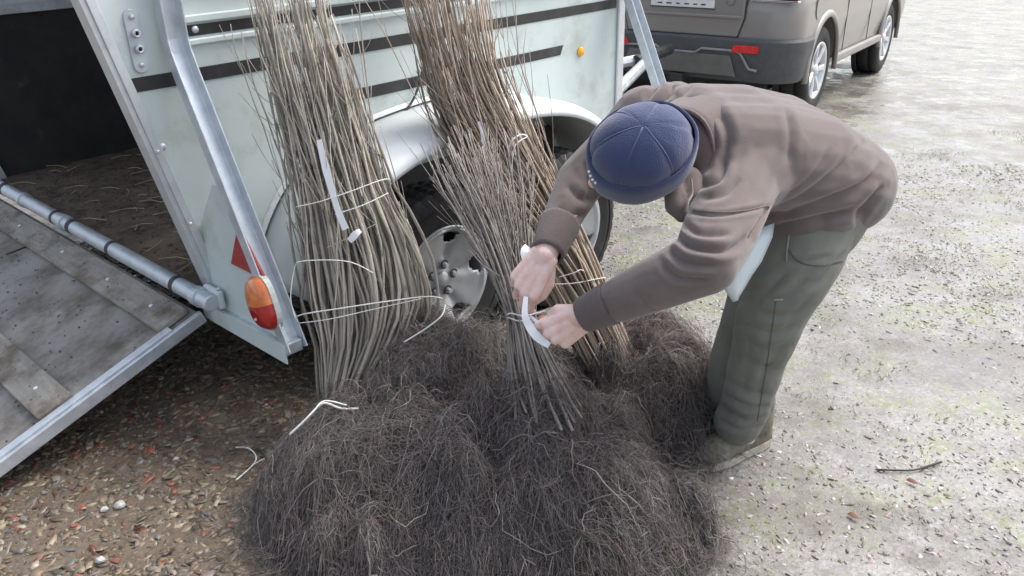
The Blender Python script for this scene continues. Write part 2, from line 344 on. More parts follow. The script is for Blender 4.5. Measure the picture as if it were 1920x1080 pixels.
m = MB().tube(polyline([at_z(x, y, .008) for x, y in [(1640, 880), (1690, 882), (1720, 880), (1765, 866)]], 14), [.0012]+[.003]*8+[.004]*5, 6)
tag(m.build('fallen_twig', M_twig), 'dark fallen twig lying on the wet mossy ground', 'twig')
for x, y, lb in [(1708, 900, 'brown dead leaf beside the dark twig'), (1598, 964, 'small dark dead leaf on the wet grit')]:
    c = at_z(x, y, .008); m = MB(); a = np.linspace(0, 1, 7)
    L = [(c[0]+.03*(t-.5), c[1]+.011*math.sin(PI*t)-.02*t, c[2]+.006*math.sin(3*t)) for t in a]; R_ = [(c[0]+.03*(t-.5), c[1]-.011*math.sin(PI*t)-.02*t, c[2]+.005*t) for t in a]
    m.add(L+R_, [(i, i+1, 8+i, 7+i) for i in range(6)]); tag(m.build('dead_leaf', M_leaf, solid=.0008), lb, 'leaf')
# ================================================================== TRAILER
PITCH = .035
trailer = thing('livestock_trailer', 'pale green box trailer with black stripes and its rear ramp lowered', 'trailer', tuple(TP), PI/2-AZ, ry=-PITCH)
T = trailer
WALL = .43; FAR = 2.42; LEN = 2.22; ZF = .40; TOP = 1.46
def rake(z): return .01-(z-.42)*.22                              # rear edge of the side walls leans back
side = [(rake(.37), .37), (LEN, .37), (LEN, TOP), (rake(TOP), TOP)]
MB().prism(side, 1, WALL, WALL+.022).build('side_wall', M_panel, T, bevel=.003)
fw = MB().prism([(rake(.37), .37), (LEN, .37), (LEN, 1.13), (rake(1.13), 1.13)], 1, FAR, FAR+.022).build('side_wall', M_black, T)
MB().prism([(rake(1.13), 1.135), (LEN, 1.135), (LEN, TOP), (rake(TOP), TOP)], 1, FAR, FAR+.022).build('upper_wall', M_panel, T)
MB().prism([(rake(.42)+.02, .405), (LEN-.025, .405), (LEN-.025, 1.18), (rake(1.18)+.02, 1.18)], 1, WALL+.024, WALL+.036).build('kick_board', M_black, T)
MB().box((LEN, WALL, .37), (LEN+.025, FAR+.022, TOP)).build('front_wall', M_black, T)
for w_ in (WALL, FAR): MB().box((rake(TOP)-.01, w_-.012, TOP+.001), (LEN+.03, w_+.034, TOP+.035)).build('top_rail', M_galv, T, bevel=.006)
MB().box((LEN-.01, WALL+.036, TOP+.001), (LEN+.03, FAR-.013, TOP+.035)).build('top_rail', M_galv, T, bevel=.006)
MB().box((.0, WALL+.04, ZF-.03), (LEN-.002, FAR-.002, ZF)).build('floor', M_floor, T)
MB().box((rake(1.95)-.02, WALL-.02, 1.95), (LEN+.04, FAR+.05, 1.985)).build('roof', M_panel, T, bevel=.008)  # unseen roof, added to darken the inside of the trailer
MB().prism([(rake(1.5), TOP+.036), (LEN, TOP+.036), (LEN, 1.949), (rake(1.949), 1.949)], 1, FAR, FAR+.022).build('upper_wall', M_panel, T)  # far wall carried up to the added roof to block light
MB().box((LEN, WALL+.06, TOP+.036), (LEN+.02, FAR-.06, 1.949)).build('upper_wall', M_panel, T)  # front closed up to the added roof, also out of view
for s_ in (rake(1.5)+.03, .7, 1.4, LEN-.03): MB().box((s_-.02, WALL-.003, TOP+.036), (s_+.02, WALL+.025, 1.949)).build('shade_roof_post', M_galv, T)  # posts under the added roof, open between so some light enters
# loose dirt on the floor
def floor_dirt():
    n = 1500; X = rng.uniform(.0, 1.9, n)**1; Y = rng.uniform(WALL+.05, FAR-.05, n); S = rng.uniform(.003, .014, n)
    a = np.arange(4)*PI/2; base = np.concatenate([np.stack([np.cos(a), np.sin(a), -.5+0*a], -1), [[0, 0, .9]]])
    B = base[None]*(1+rng.uniform(-.4, .4, (n, 5, 1)))*S[:, None, None]; B[:, :, 2] *= .6
    V = (B+np.stack([X, Y, np.full(n, ZF+.002)], -1)[:, None]).reshape(-1, 3)
    F = (np.array([[0, 1, 4], [1, 2, 4], [2, 3, 4], [3, 0, 4]])[None]+(np.arange(n)*5)[:, None, None]).reshape(-1, 3)
    t = np.repeat(np.array([(.10, .075, .05)])*rng.uniform(.5, 1.8, (n, 1)), 5, 0)
    o = link('floor_dirt', np_mesh('floor_dirt', V, F, t), M_chip, T); o['kind'] = 'stuff'; o['label'] = 'soil crumbs scattered on the trailer floor'
    m = MB()
    for i in range(90):
        x, y = rng.uniform(.0, 1.2), rng.uniform(WALL+.1, FAR-.1); q = rng.uniform(0, PI); ln = rng.uniform(.03, .16)
        m.tube([(x, y, ZF+.006), (x+.5*ln*math.cos(q), y+.5*ln*math.sin(q), ZF+.012), (x+ln*math.cos(q+.2), y+ln*math.sin(q+.2), ZF+.008)], .0016, 4)
    o = m.build('floor_straw', mat('straw', (.45, .38, .24), (.3, .24, .15), 30, .7), T); o['kind'] = 'stuff'; o['label'] = 'straw and twigs scattered on the trailer floor'
floor_dirt()
# clump of dead plants at the far end of the floor
m = MB()
for i in range(70):
    x, y, z = rng.normal(1.45, .09), rng.normal(2.1, .1), ZF+rng.uniform(.02, .16); d = rng.normal(size=3)*.05
    m.tube([(x, y, z), (x+d[0]*.6, y+d[1]*.6, z+abs(d[2])*.5), (x+d[0], y+d[1], max(ZF+.01, z-.02))], .0035, 4)
o = m.build('straw_clump', mat('clump', (.16, .13, .10), (.08, .065, .05), 30, .85)); o.parent = T; o['kind'] = 'stuff'
# rear edge trim on the wall, and a gasket lip
def raked_strip(name, w0, w1, ds0, ds1, z0, z1, m_):
    MB().prism([(rake(z0)+ds0, z0), (rake(z0)+ds1, z0), (rake(z1)+ds1, z1), (rake(z1)+ds0, z1)], 1, w0, w1).build(name, m_, T, bevel=.002)
raked_strip('edge_trim', WALL-.006, WALL+.05, -.012, .022, .40, TOP-.002, M_alu)
raked_strip('edge_lip', WALL-.012, WALL-.007, .004, .03, .40, TOP-.002, M_alu)
raked_strip('edge_trim', FAR-.03, FAR+.03, -.012, .022, .40, TOP-.002, M_alu)
MB().box((rake(1.13)+.02, FAR-.03, 1.125), (LEN-.003, FAR-.003, 1.165)).build('wall_rail', M_galv, T)
# black stripes: slightly raised tape
def stripe(s0, s1, z0, z1, point=0): 
    MB().prism([(s0, z0), (s1-point, z0), (s1, z1), (s0, z1)], 1, WALL-.0025, WALL-.0005).build('stripe', M_stripe, T)
stripe(-.12, LEN-.03, 1.073, 1.113); stripe(-.02+.55, 1.80, .915, .955, .02)
# horizontal pressed rails around the upper stripe
def rail(s0, s1, z0, z1, m_, d=.014): MB().box((s0, WALL-d, z0), (s1, WALL-.001, z1)).build('wall_rail', m_, T, bevel=.004)
rail(.05, LEN-.03, 1.178, 1.196, M_panel, .012); rail(.05, LEN-.03, 1.240, 1.262, M_panel, .012); stripe(.06, LEN-.04, 1.203, 1.234)
rail(.05, LEN-.03, 1.32, 1.345, M_panel, .012)
raked = MB().box((LEN-.02, WALL-.012, .38), (LEN+.03, WALL-.001, TOP)).build('corner_trim', M_alu, T, bevel=.004)
def bolt(s, w, z, r=.009, axis='y', parent=T, m_=None):
    q = MB(); pr = [(0, -.009), (r*.62, -.009), (r, -.004), (r, 0), (0, 0)]
    q.lathe([(a, t) for a, t in pr], axis, 10, (s, w, z), closed=False); return q.build('bolt', m_ or M_galv, parent, smooth=True)
for px, py in [(323, 271), (420, 491), (207, 15), (390, 52), (392, 33)]:
    g = on_plane(px, py, tw(0, WALL, 0), ND); s_ = (g-TP) @ LD; z_ = g[2]-PITCH*s_; bolt(s_, WALL-.001, z_, .011)
for z_ in (.9, .66): bolt(rake(z_)+.012, WALL-.012, z_, .006)
# steel plate with two holes on the wall
pl_s, z0, z1 = -.075, 1.145, 1.275
pl = []
for k in range(9): a = PI+PI*k/8; pl.append((pl_s+.021*math.cos(a)*1., z0+.021*math.sin(a)))
for k in range(9): a = PI*k/8; pl.append((pl_s+.021*math.cos(a), z1+.021*math.sin(a)))
plate = MB().prism(pl, 1, WALL-.009, WALL-.001).build('bolt_plate', M_galv, T, bevel=.0015)
for z_, kind in ((1.275, 0), (1.232, 1), (1.190, 1), (1.147, 0)):
    if kind:
        MB().lathe([(.006, -.016), (.0115, -.016), (.0115, 0), (.006, 0)], 'y', 14, (pl_s, WALL-.009, z_)).build('socket', M_galv, plate, smooth=True)
        MB().lathe([(0, -.003), (.006, -.003), (.006, 0), (0, 0)], 'y', 10, (pl_s, WALL-.009, z_), closed=False).build('socket_hole', mat('rust', (.10, .03, .02), (.06, .02, .015), 30, .8), plate)
    else: bolt(pl_s, WALL-.009, z_, .008, parent=plate)
# outrigger braces: open C channel, vertical against the wall then splayed out to the sill
def brace(s0):
    path = [(WALL-.02, TOP-.01), (WALL-.02, 1.205), (WALL-.028, 1.165), (WALL-.055, 1.10), (.018, .335)]
    a, b_, t = .032, .042, .005                                   # half width, depth, thickness
    prof = [(-a, -b_), (-a+t, -b_), (-a+t, -t), (a-t, -t), (a-t, -b_), (a, -b_), (a, 0), (-a, 0)]
    prof += []
    R = []
    for i, (w, z) in enumerate(path):
        p = np.array(path); d = p[min(i+1, len(p)-1)]-p[max(i-1, 0)]; d = d/np.linalg.norm(d); nn = np.array([-d[1], d[0]])
        if nn[0] > 0: nn = -nn                                    # outwards = -w
        R.append([(s0+u, w+nn[0]*-v*-1*1.0*-1, z+nn[1]*v*-1) for u, v in prof])
    return MB().rings(R).build('brace', M_galv, T, bevel=.002)
brace(.02); brace(LEN-.01)
# rear sill, lamp board, chassis
MB().box((-.012, 0.0, .335), (.045, FAR+.02, .372)).build('rear_sill', M_galv, T, bevel=.003)
MB().box((-.016, 0.0, .31), (-.0125, WALL+.05, .37)).build('sill_face', M_panel, T)
lb = MB().prism([(.015, .372), (WALL-.003, .372), (WALL-.003, .64), (.30, .80), (.235, .80)], 0, .004, .012).build('lamp_board', M_panel, T)
def rear_wz(px, py): g = on_plane(px, py, tw(0, 0, 0), LD); return (-(g-TP) @ ND, g[2])
tri = MB().prism([rear_wz(462, 418), rear_wz(446, 490), rear_wz(512, 522)], 0, -.006, .003).build('triangle_reflector', M_redm, T, bevel=.003)
def sq(v): return math.copysign(abs(v)**.72, v)
def lamp(w, z, ru, rz, tilt, parent):
    """dome lens split into an amber and a red half"""
    body = MB(); n = 28
    base = [(0, ru*1.05*sq(math.cos(2*PI*i/n)), rz*1.04*sq(math.sin(2*PI*i/n))) for i in range(n)]
    def tr(p): c, s_ = math.cos(tilt), math.sin(tilt); return (p[0], w+p[1]*c-p[2]*s_, z+p[1]*s_+p[2]*c)
    body.rings([[tr((.003, a[1], a[2])) for a in base], [tr((-.014, a[1], a[2])) for a in base]])
    root = body.build('tail_lamp', mat('lamp_base', (.5, .52, .5), None, 8, .5), parent, smooth=False)
    for lo, hi, mm, nm in ((0, PI, M_amber, 'amber_lens'), (PI, 2*PI, M_red, 'red_lens')):
        R = []; k = 15
        for i in range(8):
            q = PI/2*i/7.2; rr = math.cos(q); d = -.012-.042*math.sin(q)
            R.append([tr((d, ru*rr*sq(math.cos(lo+(hi-lo)*j/k)), rz*rr*sq(math.sin(lo+(hi-lo)*j/k)))) for j in range(k+1)])
        m_ = MB(); V = [p for r in R for p in r]; K = k+1
        F = [(i*K+j, i*K+j+1, (i+1)*K+j+1, (i+1)*K+j) for i in range(7) for j in range(k)]
        m_.add(V, F); m_.build(nm, mm, root, smooth=True)
    sc = MB().ball(tr((-.05, 0, -rz*.45)), .005, 8, 5).build('screw', M_galv, root)
_lw = rear_wz(510, 562); lamp(_lw[0], _lw[1], .060, .084, -.28, T)
MB().box((-.03, WALL-.10, .385), (-.006, WALL-.0, .45)).build('hinge_bracket', M_panel, T, bevel=.01)
bolt(-.03, WALL-.12, .47, .007, 'x'); bolt(-.035, WALL-.055, .415, .012, 'x')
# hinge tube with bands
def band(w, ln, r, parent, m_): MB().lathe([(.02, 0), (r, 0), (r, ln), (.02, ln)], 'y', 20, (-.05, w, .418)).build('band', m_, parent, smooth=False)
h = MB(); h.lathe([(0, 0), (.024, 0), (.0275, .004), (.0275, FAR-.33), (.0, FAR-.33)], 'y', 24, (-.05, .335, .418), closed=False)
hinge = h.build('hinge_tube', M_galv, T, smooth=False)
for w, ln in ((.545, .022), (1.03, .022), (1.38, .03), (1.55, .02), (2.12, .03)): band(w, ln, .0295, hinge, M_dark)
for w in (.40, 1.46, 1.9): band(w, .03, .0325, hinge, M_galv)
# ramp
RS = .331; RA = math.atan(RS); RL = 1.03
ramp = bpy.data.objects.new('ramp', None); COL.objects.link(ramp); ramp.parent = T; ramp.location = (-.05, 0, .352); ramp.rotation_euler = (0, -(RA-PITCH*.0), PI)
# ramp local: x runs down the ramp (towards -s), y = -w, z = up from the board
def rbox(x0, x1, w0, w1, z0, z1, nm, m_, bev=.002): return MB().box((x0, -w1, z0), (x1, -w0, z1)).build(nm, m_, ramp, bevel=bev)
ramp.rotation_euler = (0, RA, PI)
rbox(.0, RL, WALL+.02, FAR+.0, -.03, -.002, 'ramp_board', M_ply)
rbox(-.005, RL, WALL+.0, WALL+.019, -.038, .004, 'edge_rail', M_galv, .003)
rbox(.10, RL-.02, WALL+.012, WALL+.04, .0045, .012, 'edge_rail', M_galv, .002)
rbox(-.005, RL, FAR+.001, FAR+.02, -.038, .006, 'edge_rail', M_galv, .003)
rbox(RL, RL+.02, WALL, FAR+.02, -.038, .004, 'edge_rail', M_galv, .003)
for x0 in (.018, .435, .80):
    bt = rbox(x0, x0+.112, WALL+.045, FAR-.04, .0, .022, 'batten', M_wood, .004)
    for w in (.62, .95, 1.35, 1.8, 2.2):
        q = MB().lathe([(0, .004), (.006, .003), (.008, 0), (0, 0)], 'z', 10, (x0+.055, -w, .022), closed=False); q.build('screw', M_white, bt, smooth=True)
m = MB().tube(polyline([(.13, -1.62, .004), (.17, -1.60, .02), (.20, -1.64, .012)], 8), .004, 6); m.build('hook', M_dark, ramp)
# soil on the ramp
n_ = 320; X = rng.uniform(.02, .7, n_); Y = -rng.uniform(WALL+.06, FAR-.1, n_); S = rng.uniform(.0015, .006, n_)
on_b = np.zeros(n_)
for x0 in (.018, .435, .80): on_b = np.where((X > x0-.005) & (X < x0+.117), .0225, on_b)
a4 = np.arange(4)*PI/2; base = np.concatenate([np.stack([np.cos(a4), np.sin(a4), -.4+0*a4], -1), [[0, 0, .7]]])
V = (base[None]*S[:, None, None]*(1+rng.uniform(-.4, .4, (n_, 5, 1)))+np.stack([X, Y, on_b], -1)[:, None]).reshape(-1, 3)
F = (np.array([[0, 1, 4], [1, 2, 4], [2, 3, 4], [3, 0, 4]])[None]+(np.arange(n_)*5)[:, None, None]).reshape(-1, 3)
o = link('ramp_dirt', np_mesh('ramp_dirt', V, F, np.repeat(np.array([(.09, .07, .05)])*rng.uniform(.5, 1.6, (n_, 1)), 5, 0)), M_chip, ramp); o['kind'] = 'stuff'
# fender over the tandem wheels
FW = .055
arc = polyline([(.20, .40), (.27, .56), (.41, .70), (.66, .785), (1.0, .815), (1.3, .795), (1.53, .72), (1.70, .58), (1.79, .40)], 44)
d = np.gradient(arc, axis=0); d /= np.linalg.norm(d, axis=1)[:, None]; nrm = np.stack([-d[:, 1], d[:, 0]], -1)
R = []
for i in range(len(arc)):
    s_, z_ = arc[i]; nx, nz = nrm[i]
    def off(w, e): return (s_+nx*e, w, z_+nz*e)
    R.append([off(WALL-.001, .035), off(.30, .045), off(.20, .05), off(.12, .048), off(.085, .040), off(FW+.008, .028), off(FW, .010), off(FW, -.004), off(FW+.008, -.006), off(FW+.012, .004), off(.10, .022), off(.20, .034), off(WALL-.001, .020)])
MB().rings(R).build('fender', M_fender, T, smooth=True)
R = [[(arc[i][0]+nrm[i][0]*e, w, arc[i][1]+nrm[i][1]*e) for w, e in ((WALL-.002, .036), (WALL-.002, .058), (WALL-.010, .056), (WALL-.016, .045))] for i in range(len(arc))]
MB().rings(R).build('fender_flange', M_fender, T, smooth=False)
# wheels
def wheel(s, zc, scale=1.0):
    root = bpy.data.objects.new('wheel', None); COL.objects.link(root); root.parent = T; root.location = (s, .155, zc); root.rotation_euler = (0, 1.1+s, 0)
    Rt = .333; hw = .098
    prof = [(.195, -.075), (.21, -.088), (.25, -hw), (.29, -.097), (.318, -.084), (Rt, -.07)]
    N_ = 120; tv = []; 
    half = prof+[(Rt, -.045), (Rt-.009, -.042), (Rt-.009, -.034), (Rt, -.031), (Rt, -.004), (Rt-.009, -.002)]
    full = half+[(r, -t) for r, t in half[::-1]]
    R = []
    for i in range(N_):
        a = 2*PI*i/N_; blk = .0 if i % 3 else .007
        R.append([((r-(blk if r > .315 else 0))*math.cos(a), t, (r-(blk if r > .315 else 0))*math.sin(a)) for r, t in full])
    MB().rings(R, closed=True).build('tyre', M_rub, root, smooth=False)
    # raised ring and lettering bars on the sidewall
    q = MB(); q.lathe([(.268, -.1005), (.272, -.1015), (.276, -.1005), (.276, -.096), (.268, -.096)], 'y', 48); q.build('sidewall_ring', M_rub, root, smooth=True)
    # rim face: dished disc with five windows
    nr, na = 22, 100; rr = np.concatenate([[.0, .012], np.linspace(.024, .196, nr)]); V = []; F = []
    def dep(r, a):
        t = ((a*5/(2*PI)) % 1)-.5                                     # -.5..5 within a spoke sector, 0 = window centre
        base = -.062+.012*(1-min(1, abs(r-.05)/.05)) if r < .1 else -.062-.026*((r-.1)/.096)**1.2
        groove = .012*math.exp(-(t/.16)**2)*min(1, max(0, (r-.06)/.03))
        lip = -.006 if r > .185 else 0
        return base+groove+lip
    for r in rr:
        for j in range(na): a = 2*PI*j/na; V.append((r*math.cos(a), dep(r, a), r*math.sin(a)))
    for i in range(len(rr)-1):
        for j in range(na):
            rm = (rr[i]+rr[i+1])/2; t = (((j+.5)*5/na) % 1)-.5
            wid = .09+.11*(rm-.135)/.045
            if .135 < rm < .178 and abs(t) < wid: continue
            F.append((i*na+j, i*na+(j+1) % na, (i+1)*na+(j+1) % na, (i+1)*na+j))
    MB().add(V, F).build('rim', M_rim, root, smooth=True, solid=.006)
    MB().lathe([(.196, -.092), (.204, -.094), (.206, -.085), (.190, -.06), (.178, .07), (.186, .07)], 'y', 48).build('rim_barrel', M_rim, root, smooth=True)
    MB().lathe([(.0, -.02), (.172, -.02), (.172, .0), (0, .0)], 'y', 32, closed=False).build('brake_drum', M_dark, root)
    for k in range(5):
        a = 2*PI*(k+.0)/5+PI/5*0+.63; c = (.055*math.cos(a), -.07, .055*math.sin(a))
        MB().lathe([(0, -.012), (.009, -.012), (.011, -.002), (.011, .012), (0, .012)], 'y', 6, c, closed=False).build('lug_nut', M_galv, root)
        MB().lathe([(.012, .004), (.0175, .003), (.0175, .006), (.012, .007)], 'y', 16, c).build('nut_recess', M_dark, root)
    MB().lathe([(0, -.006), (.02, -.005), (.028, 0), (.028, .01), (0, .01)], 'y', 20, (0, -.066, 0), closed=False).build('hub_cap', M_rim, root, smooth=True)
wheel(.70, .333-PITCH*.7); wheel(1.40, .333-PITCH*1.4)
for s_ in (.70, 1.40): MB().tube([(s_, .2, .30), (s_, FAR+.2, .30)], .03, 10).build('axle', M_dark, T)
for s_ in (.70, 1.40):                                              # far side wheels
    MB().lathe([(.19, -.08), (.25, -.098), (.32, -.085), (.333, -.06), (.333, .06), (.32, .085), (.25, .098), (.19, .08)], 'y', 40, (s_, FAR+.28, .333-PITCH*s_)).build('wheel', M_rub, T, smooth=True)
MB().prism([(.12, .36), (2.0, .36), (2.0, .28), (.12, .28)], 1, WALL+.05, WALL+.10).build('chassis_rail', M_galv, T)
MB().prism([(.12, .36), (2.0, .36), (2.0, .28), (.12, .28)], 1, FAR-.10, FAR-.05).build('chassis_rail', M_galv, T)
MB().box((.30, WALL-.012, .30), (1.72, WALL-.002, .62)).build('wheel_well', M_dark, T)
# amber side markers
for px, py, rr in ((1096, 95, .021), (650, 192, .018)):
    g = on_plane(px, py, tw(0, WALL, 0), ND); s_ = (g-TP) @ LD; z_ = g[2]-PITCH*s_
    MB().lathe([(0, -.012), (rr*.8, -.011), (rr, -.006), (rr, 0), (0, 0)], 'y', 24, (s_, WALL-.001, z_), closed=False).build('side_marker', M_orange, T, smooth=True)
g = on_plane(1083, 85, tw(0, WALL, 0), ND); s_ = (g-TP) @ LD
cb = []
for px, py in [(805, 130), (795, 165), (780, 195), (755, 222), (725, 242), (700, 258), (690, 275)]:
    g = on_plane(px, py, tw(0, WALL-.02, 0), ND); s_ = (g-TP) @ LD; cb.append((s_, WALL-.02, g[2]-PITCH*s_))
MB().tube(polyline(cb, 24), .0045, 8).build('cable', M_dark, T, smooth=True)
# drawbar with jockey wheel, hoses and coupling towards the car
HX, HY = 4.62, 1.70
MB().tube([(LEN-.2, WALL+.25, .36), (HX-.2, HY, .40)], .04, 8).build('drawbar', M_galv, T)
MB().tube([(LEN-.2, FAR-.25, .36), (HX-.2, HY+.04, .40)], .04, 8).build('drawbar', M_galv, T)
MB().tube([(HX-.35, HY+.02, .40), (HX+.12, HY+.02, .43)], .045, 10).build('coupling', M_dark, T)
MB().tube([(LEN+.5, WALL+.45, .2), (LEN+.5, WALL+.45, .82)], .03, 10).build('jockey_leg', M_galv, T)
MB().lathe([(.02, -.03), (.09, -.03), (.1, 0), (.09, .03), (.02, .03)], 'y', 24, (LEN+.5, WALL+.45, .12)).build('jockey_wheel', M_rub, T, smooth=True)
for k in range(7):
    y0 = WALL+.08+.05*k; MB().tube(polyline([(LEN+.06, y0, .55+.05*(k % 3)), (LEN+.25, y0+.08, .42+.03*k), (LEN+.5, y0+.1, .52), (LEN+.8, y0+.15, .42)], 14), .008 if k % 2 else .012, 6).build('hose', M_white if k % 2 else M_dark, T)
# ================================================================== CAR
CAZ = math.radians(34.1); CL = np.array([math.sin(CAZ), math.cos(CAZ), 0]); CN = np.array([math.cos(CAZ), -math.sin(CAZ), 0])
car = thing('parked_car', 'grey brown estate car with muddy bumper parked in front of the trailer', 'car', tuple(np.array([2.51, 7.2, 0])-CN*.80), PI/2-CAZ)
# car local: x forward (rear axle at 0), y left, z up. near (right) side is y = -.92
def outline(x0, x1, hw, rc, n=8):
    P = []
    for cx, cy, a0 in ((x0+rc, -hw+rc, PI), (x1-rc, -hw+rc, 1.5*PI), (x1-rc, hw-rc, 0), (x0+rc, hw-rc, .5*PI)):
        for k in range(n+1): a = a0+PI/2*k/n; P.append((cx+rc*math.cos(a), cy+rc*math.sin(a)))
    return P
def plan_loft(levels): return MB().rings([[(x, y, lv[0]) for x, y in outline(*lv[1:])] for lv in levels])
def bool_cut(o, cutters):
    for c in cutters:
        k = o.modifiers.new('cut', 'BOOLEAN'); k.object = c; k.operation = 'DIFFERENCE'; k.solver = 'EXACT'
    dg = bpy.context.evaluated_depsgraph_get(); me = bpy.data.meshes.new_from_object(o.evaluated_get(dg)); o.modifiers.clear(); o.data = me
    for c in cutters: bpy.data.objects.remove(c)
body = plan_loft([(.36, -.70, 3.45, .86, .22), (.44, -.80, 3.52, .90, .24), (.62, -.845, 3.56, .925, .26), (.78, -.84, 3.55, .935, .26), (.92, -.83, 3.52, .93, .25), (1.02, -.80, 3.46, .915, .24), (1.06, -.78, 3.40, .90, .23)]).build('body', M_carp, car, smooth=True)
cut = []
for x in (0, 2.66):
    for sy in (-1, 1): cut.append(MB().lathe([(0, -.22), (.43, -.22), (.43, .22), (0, .22)], 'y', 40, (x, sy*.86, .40), closed=False).build('cutter', M_dark, car))
bool_cut(body, cut)
k = body.modifiers.new('es', 'EDGE_SPLIT'); k.split_angle = math.radians(38)
plan_loft([(1.05, -.74, 2.35, .87, .22), (1.30, -.70, 2.05, .80, .22), (1.62, -.60, 1.55, .70, .20), (1.70, -.5, 1.35, .64, .18)]).build('cabin', M_carg, car, smooth=True)
plan_loft([(1.64, -.70, 1.5, .70, .20), (1.72, -.62, 1.35, .64, .18), (1.745, -.4, 1.1, .5, .18)]).build('roof', M_carp, car, smooth=True)
# dark wheel arches, bumper, tailgate
for x in (0, 2.66):
    for sy in (-1, 1):
        R = []
        for i in range(21):
            a = -.12+(PI+.24)*i/20; R.append([(x+r*math.cos(a), sy*y, .385+r*math.sin(a)) for r, y in ((.425, .915), (.425, .948), (.445, .952), (.475, .945), (.485, .925), (.47, .90))])
        MB().rings(R).build('wheel_arch', M_carp, car, smooth=True)
        MB().lathe([(.0, -.02), (.425, -.02), (.425, .02), (0, .02)], 'y', 32, (x, sy*.68, .40), closed=False).build('arch_liner', M_dark, car)
def rear_band(z0, z1, out, name, m_, xlim, segs=8, prof=None):
    P = [(x, y) for x, y in outline(-.845-out, 3.5, .925+out, .26+out, 12)]
    P = [p for p in P if p[0] < -.2]; P = sorted([p for p in P if True], key=lambda p: math.atan2(p[1], -(p[0]+.2)))
    P = [(xlim, -.925-out)]+[p for p in P if p[0] < xlim]+[(xlim, .925+out)]
    pr = prof or [(0, z0), (.012, z0+.012), (.012, z1-.012), (0, z1)]
    R = []
    for i, (x, y) in enumerate(P):
        a = np.array(P[max(i-1, 0)]); b_ = np.array(P[min(i+1, len(P)-1)]); t = b_-a; t /= np.linalg.norm(t)+1e-9; nn = np.array([-t[1], t[0]])
        if nn @ np.array([x-1.0, y]) < 0: nn = -nn
        R.append([(x+nn[0]*o_, y+nn[1]*o_, z) for o_, z in pr]+[(x-nn[0]*.03, y-nn[1]*.03, pr[-1][1]), (x-nn[0]*.03, y-nn[1]*.03, pr[0][1])])
    return MB().rings(R).build(name, m_, car, smooth=True)
bp_ = rear_band(.40, .69, .008, 'rear_bumper', M_carb, -.43, prof=[(-.02, .36), (.0, .40), (.008, .52), (.022, .60), (.026, .675), (.012, .695)])
k = bp_.modifiers.new('es', 'EDGE_SPLIT'); k.split_angle = math.radians(30)
# step line pressed in the bumper
def on_rear(y, z, o=0): return (-.845-.036-o, y, z)
st = [(-.925+.26, .46), (-.60, .47), (-.52, .585), (-.46, .60), (-.20, .60), (-.15, .565), (.15, .565), (.20, .60), (.52, .585), (.6, .47)]
MB().tube([on_rear(y, z) for y, z in st], .011, 6).build('bumper_line', mat('bumper_edge', (.30, .30, .31), None, 9, .4), bp_, smooth=True)
MB().prism([(-.5, .40), (.5, .40), (.44, .56), (-.44, .56)], 0, -.882, -.868).build('bumper_insert', mat('bumper_insert', (.17, .16, .145), None, 9, .6), bp_, bevel=.006)
for sy in (-1, 1): MB().prism([(sy*.44, .585), (sy*.66, .590), (sy*.665, .645), (sy*.47, .645)], 0, -.892, -.862).build('reflector', mat('car_reflector', (.75, .05, .04), (.6, .03, .03), 40, .25), bp_, bevel=.004)
tg = MB().prism([(-.47, .70), (.47, .70), (.51, .84), (.515, 1.02), (-.515, 1.02), (-.51, .84)], 0, -.862, -.815).build('tailgate', M_carp, car, bevel=.012)
MB().prism([(-.478, .695), (.478, .695), (.52, .84), (.523, 1.02), (-.523, 1.02), (-.52, .84)], 0, -.849, -.82).build('panel_gap', M_dark, car)
MB().prism([(-.50, .835), (.50, .835), (.505, .862), (-.505, .862)], 0, -.878, -.858).build('trim_bar', M_carp, tg, bevel=.008)
pn = MB().box((-.872, -.27, .905), (-.8625, .27, 1.02)).build('number_plate', mat('plate', (.80, .80, .78), None, 6, .4), tg)
MB().box((-.8745, -.275, .898), (-.8635, .275, .906)).build('plate_frame', M_dark, tg)
for i, (y, w_) in enumerate([(-.2, .04), (-.13, .035), (-.06, .04), (.02, .03), (.09, .045), (.17, .04)]): MB().box((-.8735, y, .925), (-.8725, y+w_, .935)).build('plate_mark', M_dark, pn)
MB().lathe([(.028, -.006), (.036, -.006), (.036, 0), (.028, 0)], 'x', 28, (-.863, -.40, .965)).build('badge_ring', M_chrome, tg)
for sy in (-1, 1):
    q = [(-.905, .985), (-.55, .985), (-.56, 1.10), (-.87, 1.10)]
    MB().prism([(sy*a, b_) for a, b_ in q], 0, -.815, -.70).build('tail_light', M_red, car, bevel=.02)
    MB().box((-.84, -.91 if sy < 0 else .55, .968), (-.78, -.55 if sy < 0 else .91, .984)).build('light_trim', M_chrome, car, bevel=.005)
